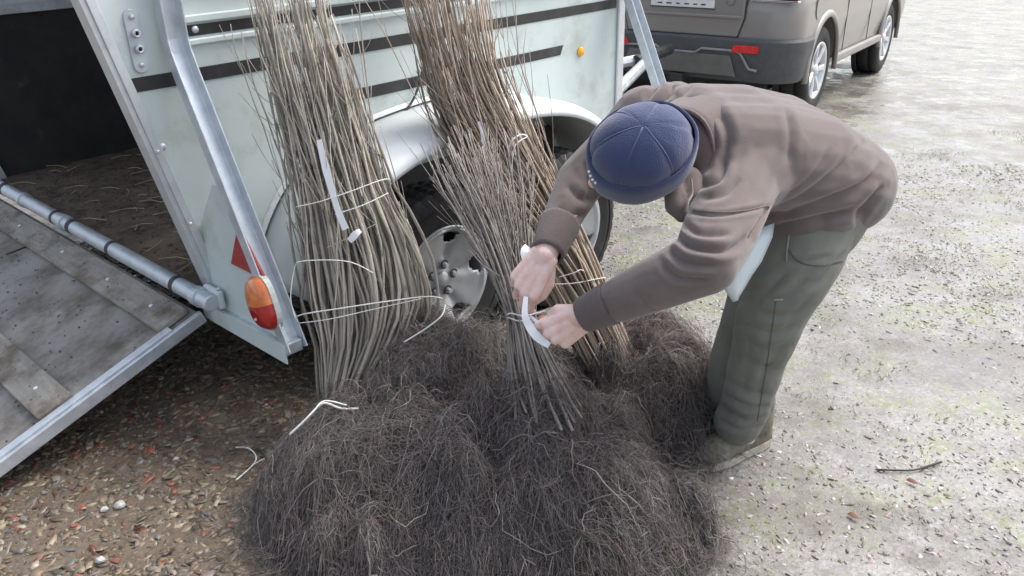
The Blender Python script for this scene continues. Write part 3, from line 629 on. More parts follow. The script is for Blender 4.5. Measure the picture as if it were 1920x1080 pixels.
# sills and door lines
for sy in (-1, 1):
    MB().box((.44, sy*.925-.025, .385), (2.22, sy*.925+.025, .46)).build('side_sill', mat('sill', (.32, .30, .28), None, 5, .45), car, bevel=.018, segs=3)
    for x in (.62, 1.55): MB().box((x, sy*.934-.003, .47), (x+.008, sy*.934+.003, 1.0)).build('door_gap', M_dark, car)
    MB().lathe([(0, -.004), (.085, -.004), (.085, .004), (0, .004)], 'y', 28, (-.33, sy*.936, .90), closed=False).build('fuel_flap', M_carp, car)
def car_wheel(x, sy):
    root = bpy.data.objects.new('wheel', None); COL.objects.link(root); root.parent = car; root.location = (x, sy*.80, .37); root.rotation_euler = (0, .4*x, 0 if sy < 0 else PI)
    MB().lathe([(.225, -.10), (.26, -.115), (.31, -.118), (.35, -.105), (.368, -.085), (.37, -.03), (.362, -.028), (.362, -.018), (.37, -.016), (.37, .03), (.37, .085), (.35, .105), (.30, .118), (.225, .1)], 'y', 48).build('tyre', M_rub, root, smooth=True)
    MB().lathe([(.20, -.02), (.215, -.10), (.236, -.112), (.24, -.10), (.228, .1), (.20, .1)], 'y', 48).build('rim', M_carrim, root, smooth=True)
    MB().lathe([(0, -.0), (.2, -.0), (.2, .02), (0, .02)], 'y', 28, closed=False).build('brake_disc', M_dark, root)
    for k in range(7):
        a = 2*PI*k/7; ca, sa = math.cos(a), math.sin(a); q = MB(); R = []
        for r, hw, d_ in ((.04, .026, -.085), (.12, .020, -.095), (.225, .034, -.105)):
            R.append([(r*ca-u*hw*sa, d_+v, r*sa+u*hw*ca) for u, v in ((-1, .012), (-.7, 0), (.7, 0), (1, .012), (1, .03), (-1, .03))])
        q.rings(R).build('spoke', M_carrim, root)
    MB().lathe([(0, -.108), (.03, -.106), (.05, -.095), (.06, -.06), (0, -.06)], 'y', 24, closed=False).build('hub_cap', M_carrim, root, smooth=True)
for x in (0, 2.66):
    for sy in (-1, 1): car_wheel(x, sy)
MB().box((-.9, -.06, .33), (-.6, .06, .39)).build('tow_bar', M_dark, car)
MB().box((-.5, -.62, .24), (3.1, .62, .37)).build('underbody', M_dark, car)
# ================================================================== SAPLING BUNDLES
def frame_path(st):
    """st: list of (px, py, depth, half width px, depth ratio) -> 3D centres, side vectors*radius, depth vectors*radius"""
    C_ = np.array([at_d(a[0], a[1], a[2]) for a in st]); r = np.array([a[3]*a[2]/FPX for a in st]); q = np.array([a[4] for a in st])
    return C_, r, q
def interp_rows(A, t):
    A = np.asarray(A, float); n = len(A); x = t*(n-1)
    if A.ndim == 1: return np.interp(x, np.arange(n), A)
    return np.stack([np.interp(x, np.arange(n), A[:, k]) for k in range(A.shape[1])], -1)
def bundle(name, label, st, nstem, m_, r0, r1, seed, loose=8, twigs=2, tlo=(0, .06), thi=(.75, 1.0), twl=(.05, .16)):
    q = np.random.default_rng(seed); C_, rr, rat = frame_path(st)
    dense = polyline(C_, 60); rr = interp_rows(rr, np.linspace(0, 1, 60)); rat = interp_rows(rat, np.linspace(0, 1, 60))
    root = thing(name, label, 'saplings', tuple(C_[0]), group='bundles of bare saplings')
    org = C_[0]
    for i in range(nstem+loose):
        lo = i >= nstem
        th = q.uniform(0, 2*PI); ra = math.sqrt(q.uniform(0, 1))*(1.0 if not lo else 1.1)*q.uniform(.9, 1.12)
        tw_ = q.normal(0, .75); t0 = q.uniform(*tlo); t1 = q.uniform(*thi)
        ts = np.linspace(t0, t1, 16); P = []; ph = q.uniform(0, 6.28); wob = q.uniform(.02, .07); f_ = q.uniform(3, 9)
        for t in ts:
            c = interp_rows(dense, t); R_ = interp_rows(rr, t); k = interp_rows(rat, t)
            a = th+tw_*t; e = ra*(1+wob*math.sin(f_*t+ph))
            if lo: e *= 1+max(0, t-.35)*q.uniform(.8, 1.6)*0+max(0, t-.3)*(1.5 if i % 2 else .8)
            d_ = math.cos(a)*e*R_*CR - math.sin(a)*e*R_*k*CF + CU*.0
            P.append(c+d_-org)
        P = np.array(P); P += smooth_noise(P+q.uniform(0, 9, 3), 6, seed+i, 2)[:, None]*q.normal(0, .009, 3)+q.normal(0, .0016, P.shape)
        ra0 = q.uniform(r0[0], r0[1]); rad = q.uniform(.8, 1.2, 16)**.6*np.linspace(ra0, ra0*q.uniform(r1[0], r1[1]), 16)
        if lo: rad *= .6
        m = MB().tube(P, rad, 6)
        for k in range(int(q.integers(0, twigs+2))+(3 if lo else 0)):
            j = int(q.integers(6, 15)); d0 = P[j]-P[j-1]; d0 /= np.linalg.norm(d0); d1 = d0+q.normal(0, .32, 3); ln = q.uniform(*twl)
            m.tube(polyline([P[j], P[j]+d1*ln*.5, P[j]+d1*ln*.9+d0*ln*.25], 5), np.linspace(rad[j]*.6, .0009, 5), 4)
        m.build('stem', m_, root, smooth=True)
    root['_c'] = 0; del root['_c']
    return root, org, dense, rr, rat
def tie(root, org, dense, rr, rat, t, tiltv, r=.0022, pad=1.03, name='tie_string', loops=1, m_=None):
    c = interp_rows(dense, t); R_ = interp_rows(rr, t)*pad; k = interp_rows(rat, t); m = MB()
    for j in range(loops):
        P = []
        for i in range(28):
            a = 2*PI*i/28; P.append(c+math.cos(a)*R_*CR-math.sin(a)*R_*k*CF*1.05+CU*(tiltv*math.cos(a)+.012*j+.004*math.sin(3*a+j))-org)
        m.tube(P, r, 6, closed=True)
    return m.build(name, m_ or M_string, root, smooth=True)
def dz(px, py, z): return depth_of(at_z(px, py, z))
def dw(px, py, w): return depth_of(on_plane(px, py, tw(0, w, 0), ND))
def line_depth(stations, d0, d1):
    """fill depths so the axis is straight in 3D between first and last station"""
    A = at_d(stations[0][0], stations[0][1], d0); B = at_d(stations[-1][0], stations[-1][1], d1); out = []
    for (x, y, hw, k) in stations:
        # closest depth on ray to segment A-B, by matching photo row
        best = min(np.linspace(0, 1, 400), key=lambda t: abs(proj(A+(B-A)*t)[1]-y)); out.append((x, y, depth_of(A+(B-A)*best), hw, k))
    return out
stA = line_depth([(648, 785, 40, .9), (662, 715, 78, .7), (690, 610, 128, .5), (672, 470, 118, .5), (640, 360, 92, .55), (610, 250, 86, .55), (580, 140, 84, .55), (552, 30, 78, .55), (520, -110, 95, .6)], dz(648, 785, .10), dw(520, -110, .30))
A_ = bundle('sapling_bundle', 'tan sapling bundle leaning on the trailer beside its tail lamp', stA, 135, M_stemA, (.0040, .0072), (.35, .6), 11, loose=30, twigs=2, tlo=(0, .05), thi=(.66, 1.0), twl=(.05, .2))
stB = line_depth([(1168, 735, 52, .7), (1108, 610, 58, .7), (1048, 490, 66, .7), (985, 390, 78, .65), (918, 270, 84, .6), (872, 160, 82, .6), (846, 60, 74, .6), (822, -50, 82, .6), (806, -110, 92, .6)], dz(1168, 735, .10), dw(806, -110, .30))
B_ = bundle('sapling_bundle', 'brown sapling bundle leaning against the trailer fender behind the bent man', stB, 180, M_stemB, (.0036, .0064), (.35, .6), 12, loose=32, twigs=2, tlo=(0, .05), thi=(.66, 1.0), twl=(.05, .2))
stC = line_depth([(1050, 860, 105, .8), (1018, 765, 66, .75), (990, 665, 40, .8), (973, 592, 21, .95), (960, 530, 33, .8), (940, 455, 55, .6), (918, 385, 76, .5), (895, 310, 92, .45), (872, 230, 105, .4)], 2.06, 2.44)
C_ = bundle('sapling_bundle', 'short grey sapling bundle gripped in the man\'s hands', stC, 105, M_stemC, (.0030, .0046), (.28, .5), 13, loose=22, twigs=3, tlo=(.09, .15), thi=(.66, 1.0), twl=(.04, .12))
def pstr(P, root, org, r=.0022, name='tie_string', m_=None, n=24): return MB().tube(polyline([at_d(*p)-org for p in P], n), r*.78, 6).build(name, m_ or M_string, root, smooth=True)
def ribbon(P, wd, root, org, name='label_strip', tw0=0., n=16, side=None, m_=None):
    Q = polyline([at_d(*p)-org for p in P], n); m = MB(); V = []; w = np.broadcast_to(np.interp(np.linspace(0, 1, n), np.linspace(0, 1, len(wd)), wd), (n,))
    T_ = np.gradient(Q, axis=0); T_ /= np.linalg.norm(T_, axis=1)[:, None]
    for i in range(n):
        s_ = np.cross(T_[i], CF*math.cos(tw0)+CU*math.sin(tw0)); s_ /= np.linalg.norm(s_); nn = np.cross(T_[i], s_)*.0007
        V += [Q[i]-s_*w[i]/2-nn, Q[i]+s_*w[i]/2-nn, Q[i]+s_*w[i]/2+nn, Q[i]-s_*w[i]/2+nn]
    m.rings([V[4*i:4*i+4] for i in range(n)]); return m.build(name, m_ or M_white, root, smooth=False)
def dA(y, extra=0): return float(np.interp(-y, [-s[1] for s in stA], [s[2] for s in stA]))-extra
def dB(y, extra=0): return float(np.interp(-y, [-s[1] for s in stB], [s[2] for s in stB]))-extra
def dC(y, extra=0): return float(np.interp(-y, [-s[1] for s in stC], [s[2] for s in stC]))-extra
ra, oa = A_[0], A_[1]
# ties and label on the left bundle
pstr([(555, 388, dA(380, .10)), (600, 378, dA(370, .13)), (660, 358, dA(360, .13)), (722, 336, dA(345, .08)), (735, 345, dA(345, -.04))], ra, oa)
pstr([(628, 402, dA(400, .12)), (680, 385, dA(380, .12)), (728, 362, dA(365, .08))], ra, oa)
pstr([(552, 600, dA(600, .02)), (565, 590, dA(590, .10)), (640, 578, dA(575, .14)), (720, 566, dA(560, .14)), (800, 556, dA(556, .10)), (830, 560, dA(556, .0))], ra, oa, .0026)
pstr([(560, 606, dA(600, .08)), (620, 598, dA(590, .14)), (700, 580, dA(570, .14)), (790, 560, dA(556, .12))], ra, oa, .0018)
pstr([(555, 600, dA(600, .1)), (545, 560, dA(560, .1)), (552, 505, dA(505, .1)), (565, 490, dA(490, .11)), (650, 490, dA(490, .14)), (700, 512, dA(510, .14))], ra, oa, .0022)
pstr([(757, 642, dA(640, .14)), (800, 615, dA(615, .14)), (828, 592, dA(590, .12)), (835, 572, dA(570, .05))], ra, oa, .003)
pstr([(543, 815, 2.22), (570, 790, 2.22), (597, 762, 2.24), (612, 756, 2.25), (640, 766, 2.25), (672, 766, 2.26)], ra, oa, .0042)
pstr([(548, 812, 2.22), (585, 775, 2.22), (608, 752, 2.24), (650, 760, 2.24)], ra, oa, .003)
pstr([(612, 465, dA(465, .12)), (655, 445, dA(450, .15)), (705, 420, dA(420, .13))], ra, oa, .0015, m_=M_stemA)
ribbon([(598, 262, dA(262, .115)), (612, 320, dA(320, .12)), (632, 390, dA(390, .125)), (648, 430, dA(430, .13))], [.014, .022, .017, .020], ra, oa, tw0=.5)
ribbon([(655, 452, dA(450, .15)), (668, 438, dA(438, .155)), (676, 432, dA(432, .15))], [.016, .022, .012], ra, oa)
rb, ob = B_[0], B_[1]
pstr([(952, 282, dB(270, .12)), (960, 264, dB(260, .13)), (975, 253, dB(255, .12)), (988, 256, dB(258, .08)), (994, 272, dB(270, .02))], rb, ob, .0035)
pstr([(962, 292, dB(285, .12)), (968, 270, dB(265, .125)), (990, 256, dB(258, .11))], rb, ob, .003)
ribbon([(898, 228, dB(225, .12)), (905, 250, dB(250, .12)), (908, 275, dB(275, .11))], [.012, .014, .008], rb, ob)
tie(*B_, .24, .012, .0018)
pstr([(1048, 520, dB(520, .09)), (1075, 512, dB(512, .11)), (1090, 506, dB(505, .10)), (1100, 515, dB(510, .04))], rb, ob, .0022)
rc_, oc = C_[0], C_[1]
tie(*C_, .375, .0, .002, loops=2, pad=1.12)
ribbon([(986, 556, 1.93), (984, 590, 1.92), (993, 612, 1.92), (1008, 632, 1.91), (1030, 648, 1.90)], [.010, .014, .020, .021, .014], rc_, oc)
ribbon([(994, 592, 1.94), (1010, 606, 1.93), (1030, 620, 1.92)], [.007, .008, .007], rc_, oc)
ribbon([(990, 462, 2.0), (984, 472, 1.99), (985, 490, 1.99)], [.018, .022, .012], rc_, oc)
pstr([(968, 590, 1.98), (985, 592, 1.93), (1010, 586, 1.95), (1045, 578, 2.0)], rc_, oc, .0022)
ribbon([(1003, 588, 1.96), (1028, 582, 1.97), (1046, 574, 2.0)], [.006, .012, .004], rc_, oc, m_=mat('dull_ribbon', (.42, .42, .40), None, 9, .6))
# ------------------------------------------------------------------ root heaps
def dome(x, y, cx, cy, a, b, h, rot=0, p=.55):
    dx, dy = x-cx, y-cy; c, s_ = math.cos(rot), math.sin(rot); u = (dx*c+dy*s_)/a; v = (-dx*s_+dy*c)/b
    return h*np.clip(1-u*u-v*v, 0, 1)**p
DOMES = {'A': [(-.32, 1.88, .38, .40, .24, .5, .8), (-.16, 2.19, .42, .27, .355, .5, .8)],
         'C': [(.12, 1.76, .38, .32, .27, -.1, .8), (.07, 1.84, .25, .25, .385, 0, .85), (-.10, 1.80, .24, .34, .25, 0, .8)],
         'B': [(.48, 2.40, .25, .34, .25, .2, .9), (.33, 2.14, .10, .14, .12, 0, .8)]}
_q = np.random.default_rng(99)
for k_, n_ in (('A', 15), ('C', 13), ('B', 3)):                    # separate root balls make the heap lumpy
    for _ in range(n_):
        d_ = DOMES[k_][int(_q.integers(len(DOMES[k_]) if k_ != 'C' else 3)) % (3 if k_ == 'C' else 2)]; t_ = _q.uniform(0, 2*PI); r_ = math.sqrt(_q.uniform(.1, .85)); c_, s_ = math.cos(d_[5]), math.sin(d_[5])
        u_, v_ = r_*math.cos(t_)*d_[2], r_*math.sin(t_)*d_[3]; DOMES[k_].append((d_[0]+u_*c_-v_*s_, d_[1]+u_*s_+v_*c_, _q.uniform(.06, .13), _q.uniform(.06, .12), d_[4]*(1-r_*r_)**.8+_q.uniform(.03, .075), _q.uniform(0, 3), .75))
def heap(x, y, keys='ACB'):
    out = np.zeros_like(x, dtype=float)
    for k in keys:
        for d_ in DOMES[k]: out = np.maximum(out, dome(x, y, *d_))
    P = np.stack([x, y], -1)
    return out*(1+.22*smooth_noise(P, 8, 55, 2)+.09*smooth_noise(P, 26, 56, 2))
def core(key, root, org):
    xs = np.arange(-.85, .85, .02); ys = np.arange(1.3, 2.75, .02); X, Y = np.meshgrid(xs, ys); Z = heap(X, Y, key)*.93-.012
    keep = Z > -.005; nx = len(xs); i, j = np.meshgrid(np.arange(nx-1), np.arange(len(ys)-1)); q = (j*nx+i).ravel(); K = keep.ravel()
    q = q[K[q] | K[q+1] | K[q+nx] | K[q+nx+1]]; F = np.stack([q, q+1, q+nx+1, q+nx], -1); V = np.stack([X, Y, Z], -1).reshape(-1, 3)-org
    u, inv = np.unique(F, return_inverse=True)
    o = link('root_shade_core', np_mesh('root_shade_core', V[u], inv.reshape(F.shape)), M_shade_core, root, smooth=True); o['kind'] = 'stuff'; o['label'] = 'soil coloured inner mound painting the shade in gaps between the roots'  # inner mound in dark soil colour, painted shade behind the fibres
def fibres(key, root, org, n, origins, seed, lens=(.14, .42), name='roots'):
    q = np.random.default_rng(seed); D = DOMES[key]; nc = n//22; cx = []; cy = []
    for _ in range(nc):
        d_ = D[int(q.integers(len(D))) if q.uniform() < .3 else int(q.integers(3 if key == 'C' else 2))]; r_ = math.sqrt(q.uniform(0, 1)); t = q.uniform(0, 2*PI); c, s_ = math.cos(d_[5]), math.sin(d_[5])
        u, v = r_*math.cos(t)*d_[2], r_*math.sin(t)*d_[3]; cx.append(d_[0]+u*c-v*s_); cy.append(d_[1]+u*s_+v*c)
    cx = np.array(cx); cy = np.array(cy); cid = q.integers(0, nc, n); wild = q.uniform(0, 1, n) < .22; K = 11
    og = np.array(origins); k = np.argmin((cx[:, None]-og[None, :, 0])**2+(cy[:, None]-og[None, :, 1])**2+q.uniform(0, .06, (nc, len(og))), 1)
    cang = np.arctan2(cy-og[k, 1], cx-og[k, 0])+q.normal(0, .45, nc)+.7*smooth_noise(np.stack([cx, cy], -1), 7, seed+1, 2)
    ccurl = q.normal(0, .09, nc); clay = q.uniform(0, 1, nc)**1.5*.06; clen = q.uniform(*lens, nc); cb = q.uniform(.6, 1.35, nc)
    X = cx[cid]+q.normal(0, .013, n); Y = cy[cid]+q.normal(0, .013, n)
    ang = cang[cid]+q.normal(0, .16, n)+np.where(wild, q.normal(0, 1.3, n), 0); curl = ccurl[cid]+q.normal(0, .09, n)+np.where(wild, q.normal(0, .25, n), 0)
    L_ = clen[cid]*q.uniform(.55, 1.15, n); step = L_/K; lay = clay[cid]+q.uniform(0, 1, n)**2*.016+.002; ph = q.uniform(0, 6.28, n); lift = np.where(wild, q.uniform(0, .08, n), q.uniform(0, .02, n))
    strag = np.where(q.uniform(0, 1, n) < .2, 1.0, .4)
    pts = np.zeros((n, K+1, 3)); x, y = X.copy(), Y.copy(); zprev = None; cn = q.normal(0, .20, (K+1, nc))
    for i in range(K+1):
        hz = heap(x, y); z = hz+lay*(1-.45*i/K)+.004*np.sin(ph+i*1.7)+lift*np.sin(PI*i/K)
        z = np.maximum(z, .004)
        if zprev is not None: z = np.maximum(z, zprev-step*1.5)
        zprev = z
        pts[:, i] = np.stack([x, y, z], -1)
        a = ang+curl*i+cn[i][cid]+np.where(wild, .4, .22)*q.normal(0, 1, n)
        e = .004; gx = (heap(x+e, y)-heap(x-e, y))/(2*e); gy = (heap(x, y+e)-heap(x, y-e))/(2*e); sl = np.abs(gx*np.cos(a)+gy*np.sin(a))
        st_ = step/np.sqrt(1+np.minimum(sl, 3)**2)*np.where(hz < .012, strag, 1.); x = x+np.cos(a)*st_; y = y+np.sin(a)*st_
    cls = q.uniform(0, 1, n); rad = np.where(cls < .86, q.uniform(.00045, .00085, n), np.where(cls < .975, q.uniform(.0009, .0014, n), q.uniform(.0016, .0026, n)))
    br = q.uniform(.65, 1.4, n)*cb[cid]*np.where(cls > .96, 1.25, 1.); tint = np.stack([br*q.uniform(.95, 1.1, n), br, br*q.uniform(.92, 1.06, n)], -1)
    rd = q.uniform(0, 1, n) < .004; tint[rd] = np.array([2.0, .95, .75])
    # rootlets: short fine hairs leaving the fibres sideways
    nb = int(n*.9); fi = q.integers(0, n, nb); ki = q.integers(2, K, nb); p0 = pts[fi, ki]; dr = pts[fi, ki]-pts[fi, ki-1]; dr /= np.linalg.norm(dr, axis=1)[:, None]+1e-9
    sdv = q.normal(0, .8, (nb, 3)); sdv[:, 2] = np.abs(sdv[:, 2])*.8; ln = q.uniform(.015, .055, nb); dv = dr+sdv; dv /= np.linalg.norm(dv, axis=1)[:, None]
    rl = p0[:, None]+dv[:, None]*(ln[:, None]*np.linspace(0, 1, K+1)[None])[..., None]; rl += np.cumsum(q.normal(0, .0012, (nb, K+1, 3)), 1); rl[..., 2] -= .012*np.linspace(0, 1, K+1)[None]**2
    pts = np.concatenate([pts, rl]); rad = np.concatenate([rad, q.uniform(.0004, .0007, nb)]); tint = np.concatenate([tint, tint[fi]*q.uniform(.9, 1.35, (nb, 1))]); n = n+nb
    # three-sided tubes
    Tn = np.gradient(pts, axis=1); Tn /= np.linalg.norm(Tn, axis=2)[..., None]+1e-9
    up = np.array([.31, .22, .92]); U_ = np.cross(Tn, up); U_ /= np.linalg.norm(U_, axis=2)[..., None]+1e-9; W_ = np.cross(Tn, U_)
    R_ = rad[:, None]*np.linspace(1, .45, K+1)[None]
    ring = [pts+R_[..., None]*(math.cos(a)*U_+math.sin(a)*W_) for a in (0, 2.094, 4.189)]
    V = np.stack(ring, 2).reshape(-1, 3)-org                       # (n, K+1, 3sides, 3)
    b0 = (np.arange(n)*(K+1)*3)[:, None, None]; ii = (np.arange(K)*3)[None, :, None]; s0 = np.arange(3)[None, None]; s1 = (s0+1) % 3
    F = np.stack(np.broadcast_arrays(b0+ii+s0, b0+ii+s1, b0+ii+3+s1, b0+ii+3+s0), -1).reshape(-1, 4)
    o = link(name, np_mesh(name, V, F, np.repeat(tint, (K+1)*3, 0)), M_root, root, smooth=True); o['kind'] = 'stuff'; o['label'] = 'tangled mass of fine grey brown roots'
for key, bd, n, og, sd_ in (('A', A_, 17000, [(-.10, 2.28), (-.42, 2.22)], 61), ('C', C_, 16000, [(.10, 1.90), (-.05, 2.0)], 62), ('B', B_, 9000, [(.34, 2.40), (.40, 2.25)], 63)):
    core(key, bd[0], bd[1]); fibres(key, bd[0], bd[1], n, og, sd_)
# ================================================================== PERSON
def capsule(m, a, b, ra, rb, n=12):
    a = np.asarray(a, float); b = np.asarray(b, float); ax = b-a; L_ = np.linalg.norm(ax)
    if L_ < 1e-6: m.ball(a, ra, n, 8); return
    ax /= L_; P = []; R_ = []
    for k in range(5): t = PI/2*(k+.05)/5; P.append(a-ax*ra*math.cos(t)); R_.append(ra*math.sin(t))
    P.append(a); R_.append(ra); P.append(b); R_.append(rb)
    for k in range(5): t = PI/2*(4.95-k)/5; P.append(b+ax*rb*math.cos(t)); R_.append(rb*math.sin(t))
    u = np.cross(ax, (0, 0, 1.)); u = u if np.linalg.norm(u) > .1 else np.cross(ax, (0, 1., 0)); u /= np.linalg.norm(u); w = np.cross(ax, u)
    al = np.arange(n)*2*PI/n
    m.rings([p+r*(np.cos(al)[:, None]*u+np.sin(al)[:, None]*w) for p, r in zip(P, R_)])
def chain(m, pts, rads, n=14):
    for i in range(len(pts)-1): capsule(m, pts[i], pts[i+1], rads[i], rads[i+1], n)
def fuse(m, voxel, it, name, m_, parent=None, fac=.5, origin=None):
    o = m.build('tmp', m_); k = o.modifiers.new('r', 'REMESH'); k.mode = 'VOXEL'; k.voxel_size = voxel; k.use_smooth_shade = True
    if it: k = o.modifiers.new('s', 'SMOOTH'); k.factor = fac; k.iterations = it
    dg = bpy.context.evaluated_depsgraph_get(); me = bpy.data.meshes.new_from_object(o.evaluated_get(dg)); bpy.data.objects.remove(o)
    me.name = name; o = link(name, me, m_, parent, smooth=True); return o
def displace(o, folds, noise=None, seed=1):
    me = o.data; n = len(me.vertices); V = np.zeros(n*3, np.float32); me.vertices.foreach_get('co', V); V = V.reshape(-1, 3).astype(float)
    N_ = np.zeros(n*3, np.float32); me.vertices.foreach_get('normal', N_); N_ = N_.reshape(-1, 3).astype(float)
    W_ = V+ORG; px = proj(W_); vd = CC-W_; vd /= np.linalg.norm(vd, axis=1)[:, None]; face = np.clip(np.sum(N_*vd, 1)*3, 0, 1)
    h = np.zeros(n)
    for pts, wid, amp in folds:
        amp *= 1.25; wid *= .75
        P = polyline(np.array(pts, float), 24); d = np.full(n, 1e9); tt = np.zeros(n)
        for i in range(23):
            a, b = P[i], P[i+1]; ab = b-a; t = np.clip(((px-a) @ ab)/(ab @ ab), 0, 1); q = np.linalg.norm(px-a-t[:, None]*ab, axis=1); k = q < d; d[k] = q[k]; tt[k] = (i+t[k])/23
        e = np.clip(np.sin(PI*np.clip(tt, 0.02, .98))*1.6, 0, 1)
        x = d/wid; h += amp*e*(-np.exp(-x**1.3)+.35*np.exp(-((x-2.2)/1.2)**2))*face
    if noise:
        for fr, am, sd_ in noise: h += am*smooth_noise(V, fr, sd_, 2)
    V += N_*h[:, None]; me.vertices.foreach_set('co', V.astype(np.float32).ravel()); me.update()
J = at_d
LAT = np.array([.49, -.84, -.22]); LAT /= np.linalg.norm(LAT)
def unit(v): v = np.asarray(v, float); return v/np.linalg.norm(v)
HEAD = J(1202, 288, 1.80); HA = unit([-.10, -.70, .70]); HFc = np.array([-.30, .30, -.5]); HF = unit(HFc-HA*(HFc @ HA)); HS = np.cross(HA, HF)
NECK = J(1290, 268, 1.95)
LSH, LEL, LWR = J(1385, 350, 1.87), J(1322, 492, 1.72), J(1092, 592, 1.86)
RSH, REL, RWR = J(1208, 222, 2.10), J(1088, 340, 2.13), J(1022, 478, 1.98)
LLEG = [J(1540, 390, 2.15), J(1505, 470, 2.14), J(1446, 590, 2.2), J(1422, 675, 2.34), J(1396, 765, 2.47), J(1388, 800, 2.51)]
RLEG = [J(1495, 380, 2.36), J(1455, 480, 2.36), J(1405, 600, 2.40), J(1375, 690, 2.52), J(1352, 775, 2.66)]
TOR = [(J(1556, 330, 2.2), .128), (J(1480, 290, 2.1), .133), (J(1405, 275, 2.02), .128), (J(1330, 262, 1.98), .112)]
ORG = np.array([.72, 2.16, 0])                                    # between the feet
class Shift(MB):
    def add(s, V, F): return MB.add(s, np.asarray(V, float)-ORG, F)
def hand_parts(m, wrist, X, Y, Z, curls, thumb, sc=1.0):
    X, Y, Z = unit(X), np.asarray(Y, float), None; Y = unit(Y-X*(Y @ X)); Zb = curls['back']; Zv = unit(np.asarray(Zb)-X*(np.asarray(Zb) @ X)-Y*(np.asarray(Zb) @ Y))
    def pt(x, y, z): return wrist+sc*(x*X+y*Y+z*Zv)
    K = [(.092, .032, .002), (.097, .0105, .007), (.091, -.0115, .005), (.080, -.032, -.002)]
    LN = [(.046, .027, .021), (.050, .031, .022), (.046, .029, .021), (.037, .022, .019)]
    for i, (k, ln) in enumerate(zip(K, LN)):
        capsule(m, pt(.004, k[1]*.55, 0), pt(*k), .0175*sc, .0128*sc, 12)
        capsule(m, pt(.02, k[1]*.7, -.010), pt(k[0]-.01, k[1], -.010), .0135*sc, .011*sc, 10)
        p = np.array(k); ph = 0; r = [.0100, .0090, .0082, .0068]; r = [q*(.86 if i == 3 else 1) for q in r]
        for j in range(3):
            ph += curls['f'][i][j]; q = p+ln[j]*np.array([math.cos(ph), curls['splay'][i]*math.cos(ph), -math.sin(ph)])
            capsule(m, pt(*p), pt(*q), r[j]*sc, r[j+1]*sc, 10); p = q
    T_ = [np.array(t) for t in thumb]
    chain(m, [pt(*t) for t in T_], [.0165*sc, .0135*sc, .0112*sc, .0088*sc], 10)
    capsule(m, wrist+unit(curls['arm']-wrist)*.05, pt(.008, 0, 0), .027*sc, .025*sc, 14)
    return pt
def ipt(r, u, f): return r*CR+u*CU+f*CF
body_m = Shift()
# head with jaw, nose, ears, neck
def hp(f, s_, a): return HEAD+f*HF+s_*HS+a*HA
R = []
for i in range(15):
    t = PI*(i+.05)/14.1; R.append([hp(.096*math.sin(t)*math.cos(2*PI*k/20)-.004, .074*math.sin(t)*math.sin(2*PI*k/20), .098*math.cos(t)) for k in range(20)])
body_m.rings(R)
chain(body_m, [hp(.03, 0, -.05), hp(.066, 0, -.098)], [.062, .030]); chain(body_m, [hp(.098, 0, -.012), hp(.112, 0, -.045)], [.009, .014])
for s_ in (-1, 1):
    chain(body_m, [hp(-.005, s_*.076, .0), hp(-.003, s_*.080, -.045)], [.009, .007]); chain(body_m, [hp(.03, s_*.05, -.06), hp(.062, s_*.02, -.10)], [.022, .018])
    body_m.ball(hp(.088, s_*.032, -.005), .013, 10, 6)
chain(body_m, [hp(.094, -.02, -.072), hp(.094, .02, -.072)], [.010, .010])
chain(body_m, [NECK, hp(-.025, 0, -.06)], [.062, .058])
for c, r in TOR:
    for q in (-.05, .05): body_m.ball(c+LAT*q, r*.86, 16, 10)
for i in range(3):
    for q in (-.05, .05): capsule(body_m, TOR[i][0]+LAT*q, TOR[i+1][0]+LAT*q, TOR[i][1]*.86, TOR[i+1][1]*.86)
chain(body_m, [TOR[3][0], NECK], [.08, .062])
chain(body_m, [TOR[3][0]+LAT*.05, LSH, LEL, LWR], [.07, .058, .042, .029]); chain(body_m, [TOR[3][0]-LAT*.05, RSH, REL, RWR], [.07, .055, .042, .029])
chain(body_m, LLEG[:5], [.09, .085, .058, .055, .042]); chain(body_m, RLEG, [.09, .085, .058, .052, .042])
for an, fd in ((LLEG[5], unit([-.26, -.15, 0])), (RLEG[4], unit([-.26, -.10, 0]))):
    a0 = np.array([an[0], an[1], .055]); chain(body_m, [np.array([an[0], an[1], .12]), a0-fd*.03, a0+fd*.10-np.array([0, 0, .02])], [.038, .030, .022])
# right (far) hand: back to the camera, fingers folded round the stems, thumb below
hand_parts(body_m, RWR+ipt(0, 0, 0), ipt(-.52, -.80, .12), ipt(.80, -.52, -.25), None,
    dict(arm=REL, back=ipt(-.25, .15, -1), f=[(.75, .55, .3), (.85, .75, .4), (.9, .85, .4), (.95, .9, .4)], splay=[.05, 0, -.04, -.08]),
    [(.022, .022, -.012), (.052, .040, -.020), (.082, .042, -.026), (.104, .034, -.030)], 1.06)
# left (near) hand: thumb on top pinching the label against the bent index finger
hand_parts(body_m, LWR+ipt(.004, -.002, 0), ipt(-.74, -.48, .42), ipt(-.50, .84, -.10), None,
    dict(arm=LEL, back=ipt(.25, .15, -1), f=[(.65, 1.25, .6), (.95, 1.35, .7), (1.05, 1.35, .7), (1.1, 1.35, .7)], splay=[.10, .0, -.04, -.08]),
    [(.022, .026, -.008), (.050, .044, -.014), (.078, .040, -.028), (.094, .028, -.044)], .98)
person = fuse(body_m, .0030, 2, 'person', M_skin, None, .4); person.location = ORG
tag(person, 'man in blue knitted cap and brown sweatshirt bending over to tie a label', 'person')
P_ = person
def rel(o): return o
# sweatshirt
sm = Shift()
for i, (c, r) in enumerate(TOR):
    for q in (-.055, .0, .055): sm.ball(c+LAT*q, r, 18, 12)
for i in range(3):
    for q in (-.055, .0, .055): capsule(sm, TOR[i][0]+LAT*q, TOR[i+1][0]+LAT*q, TOR[i][1], TOR[i+1][1], 18)
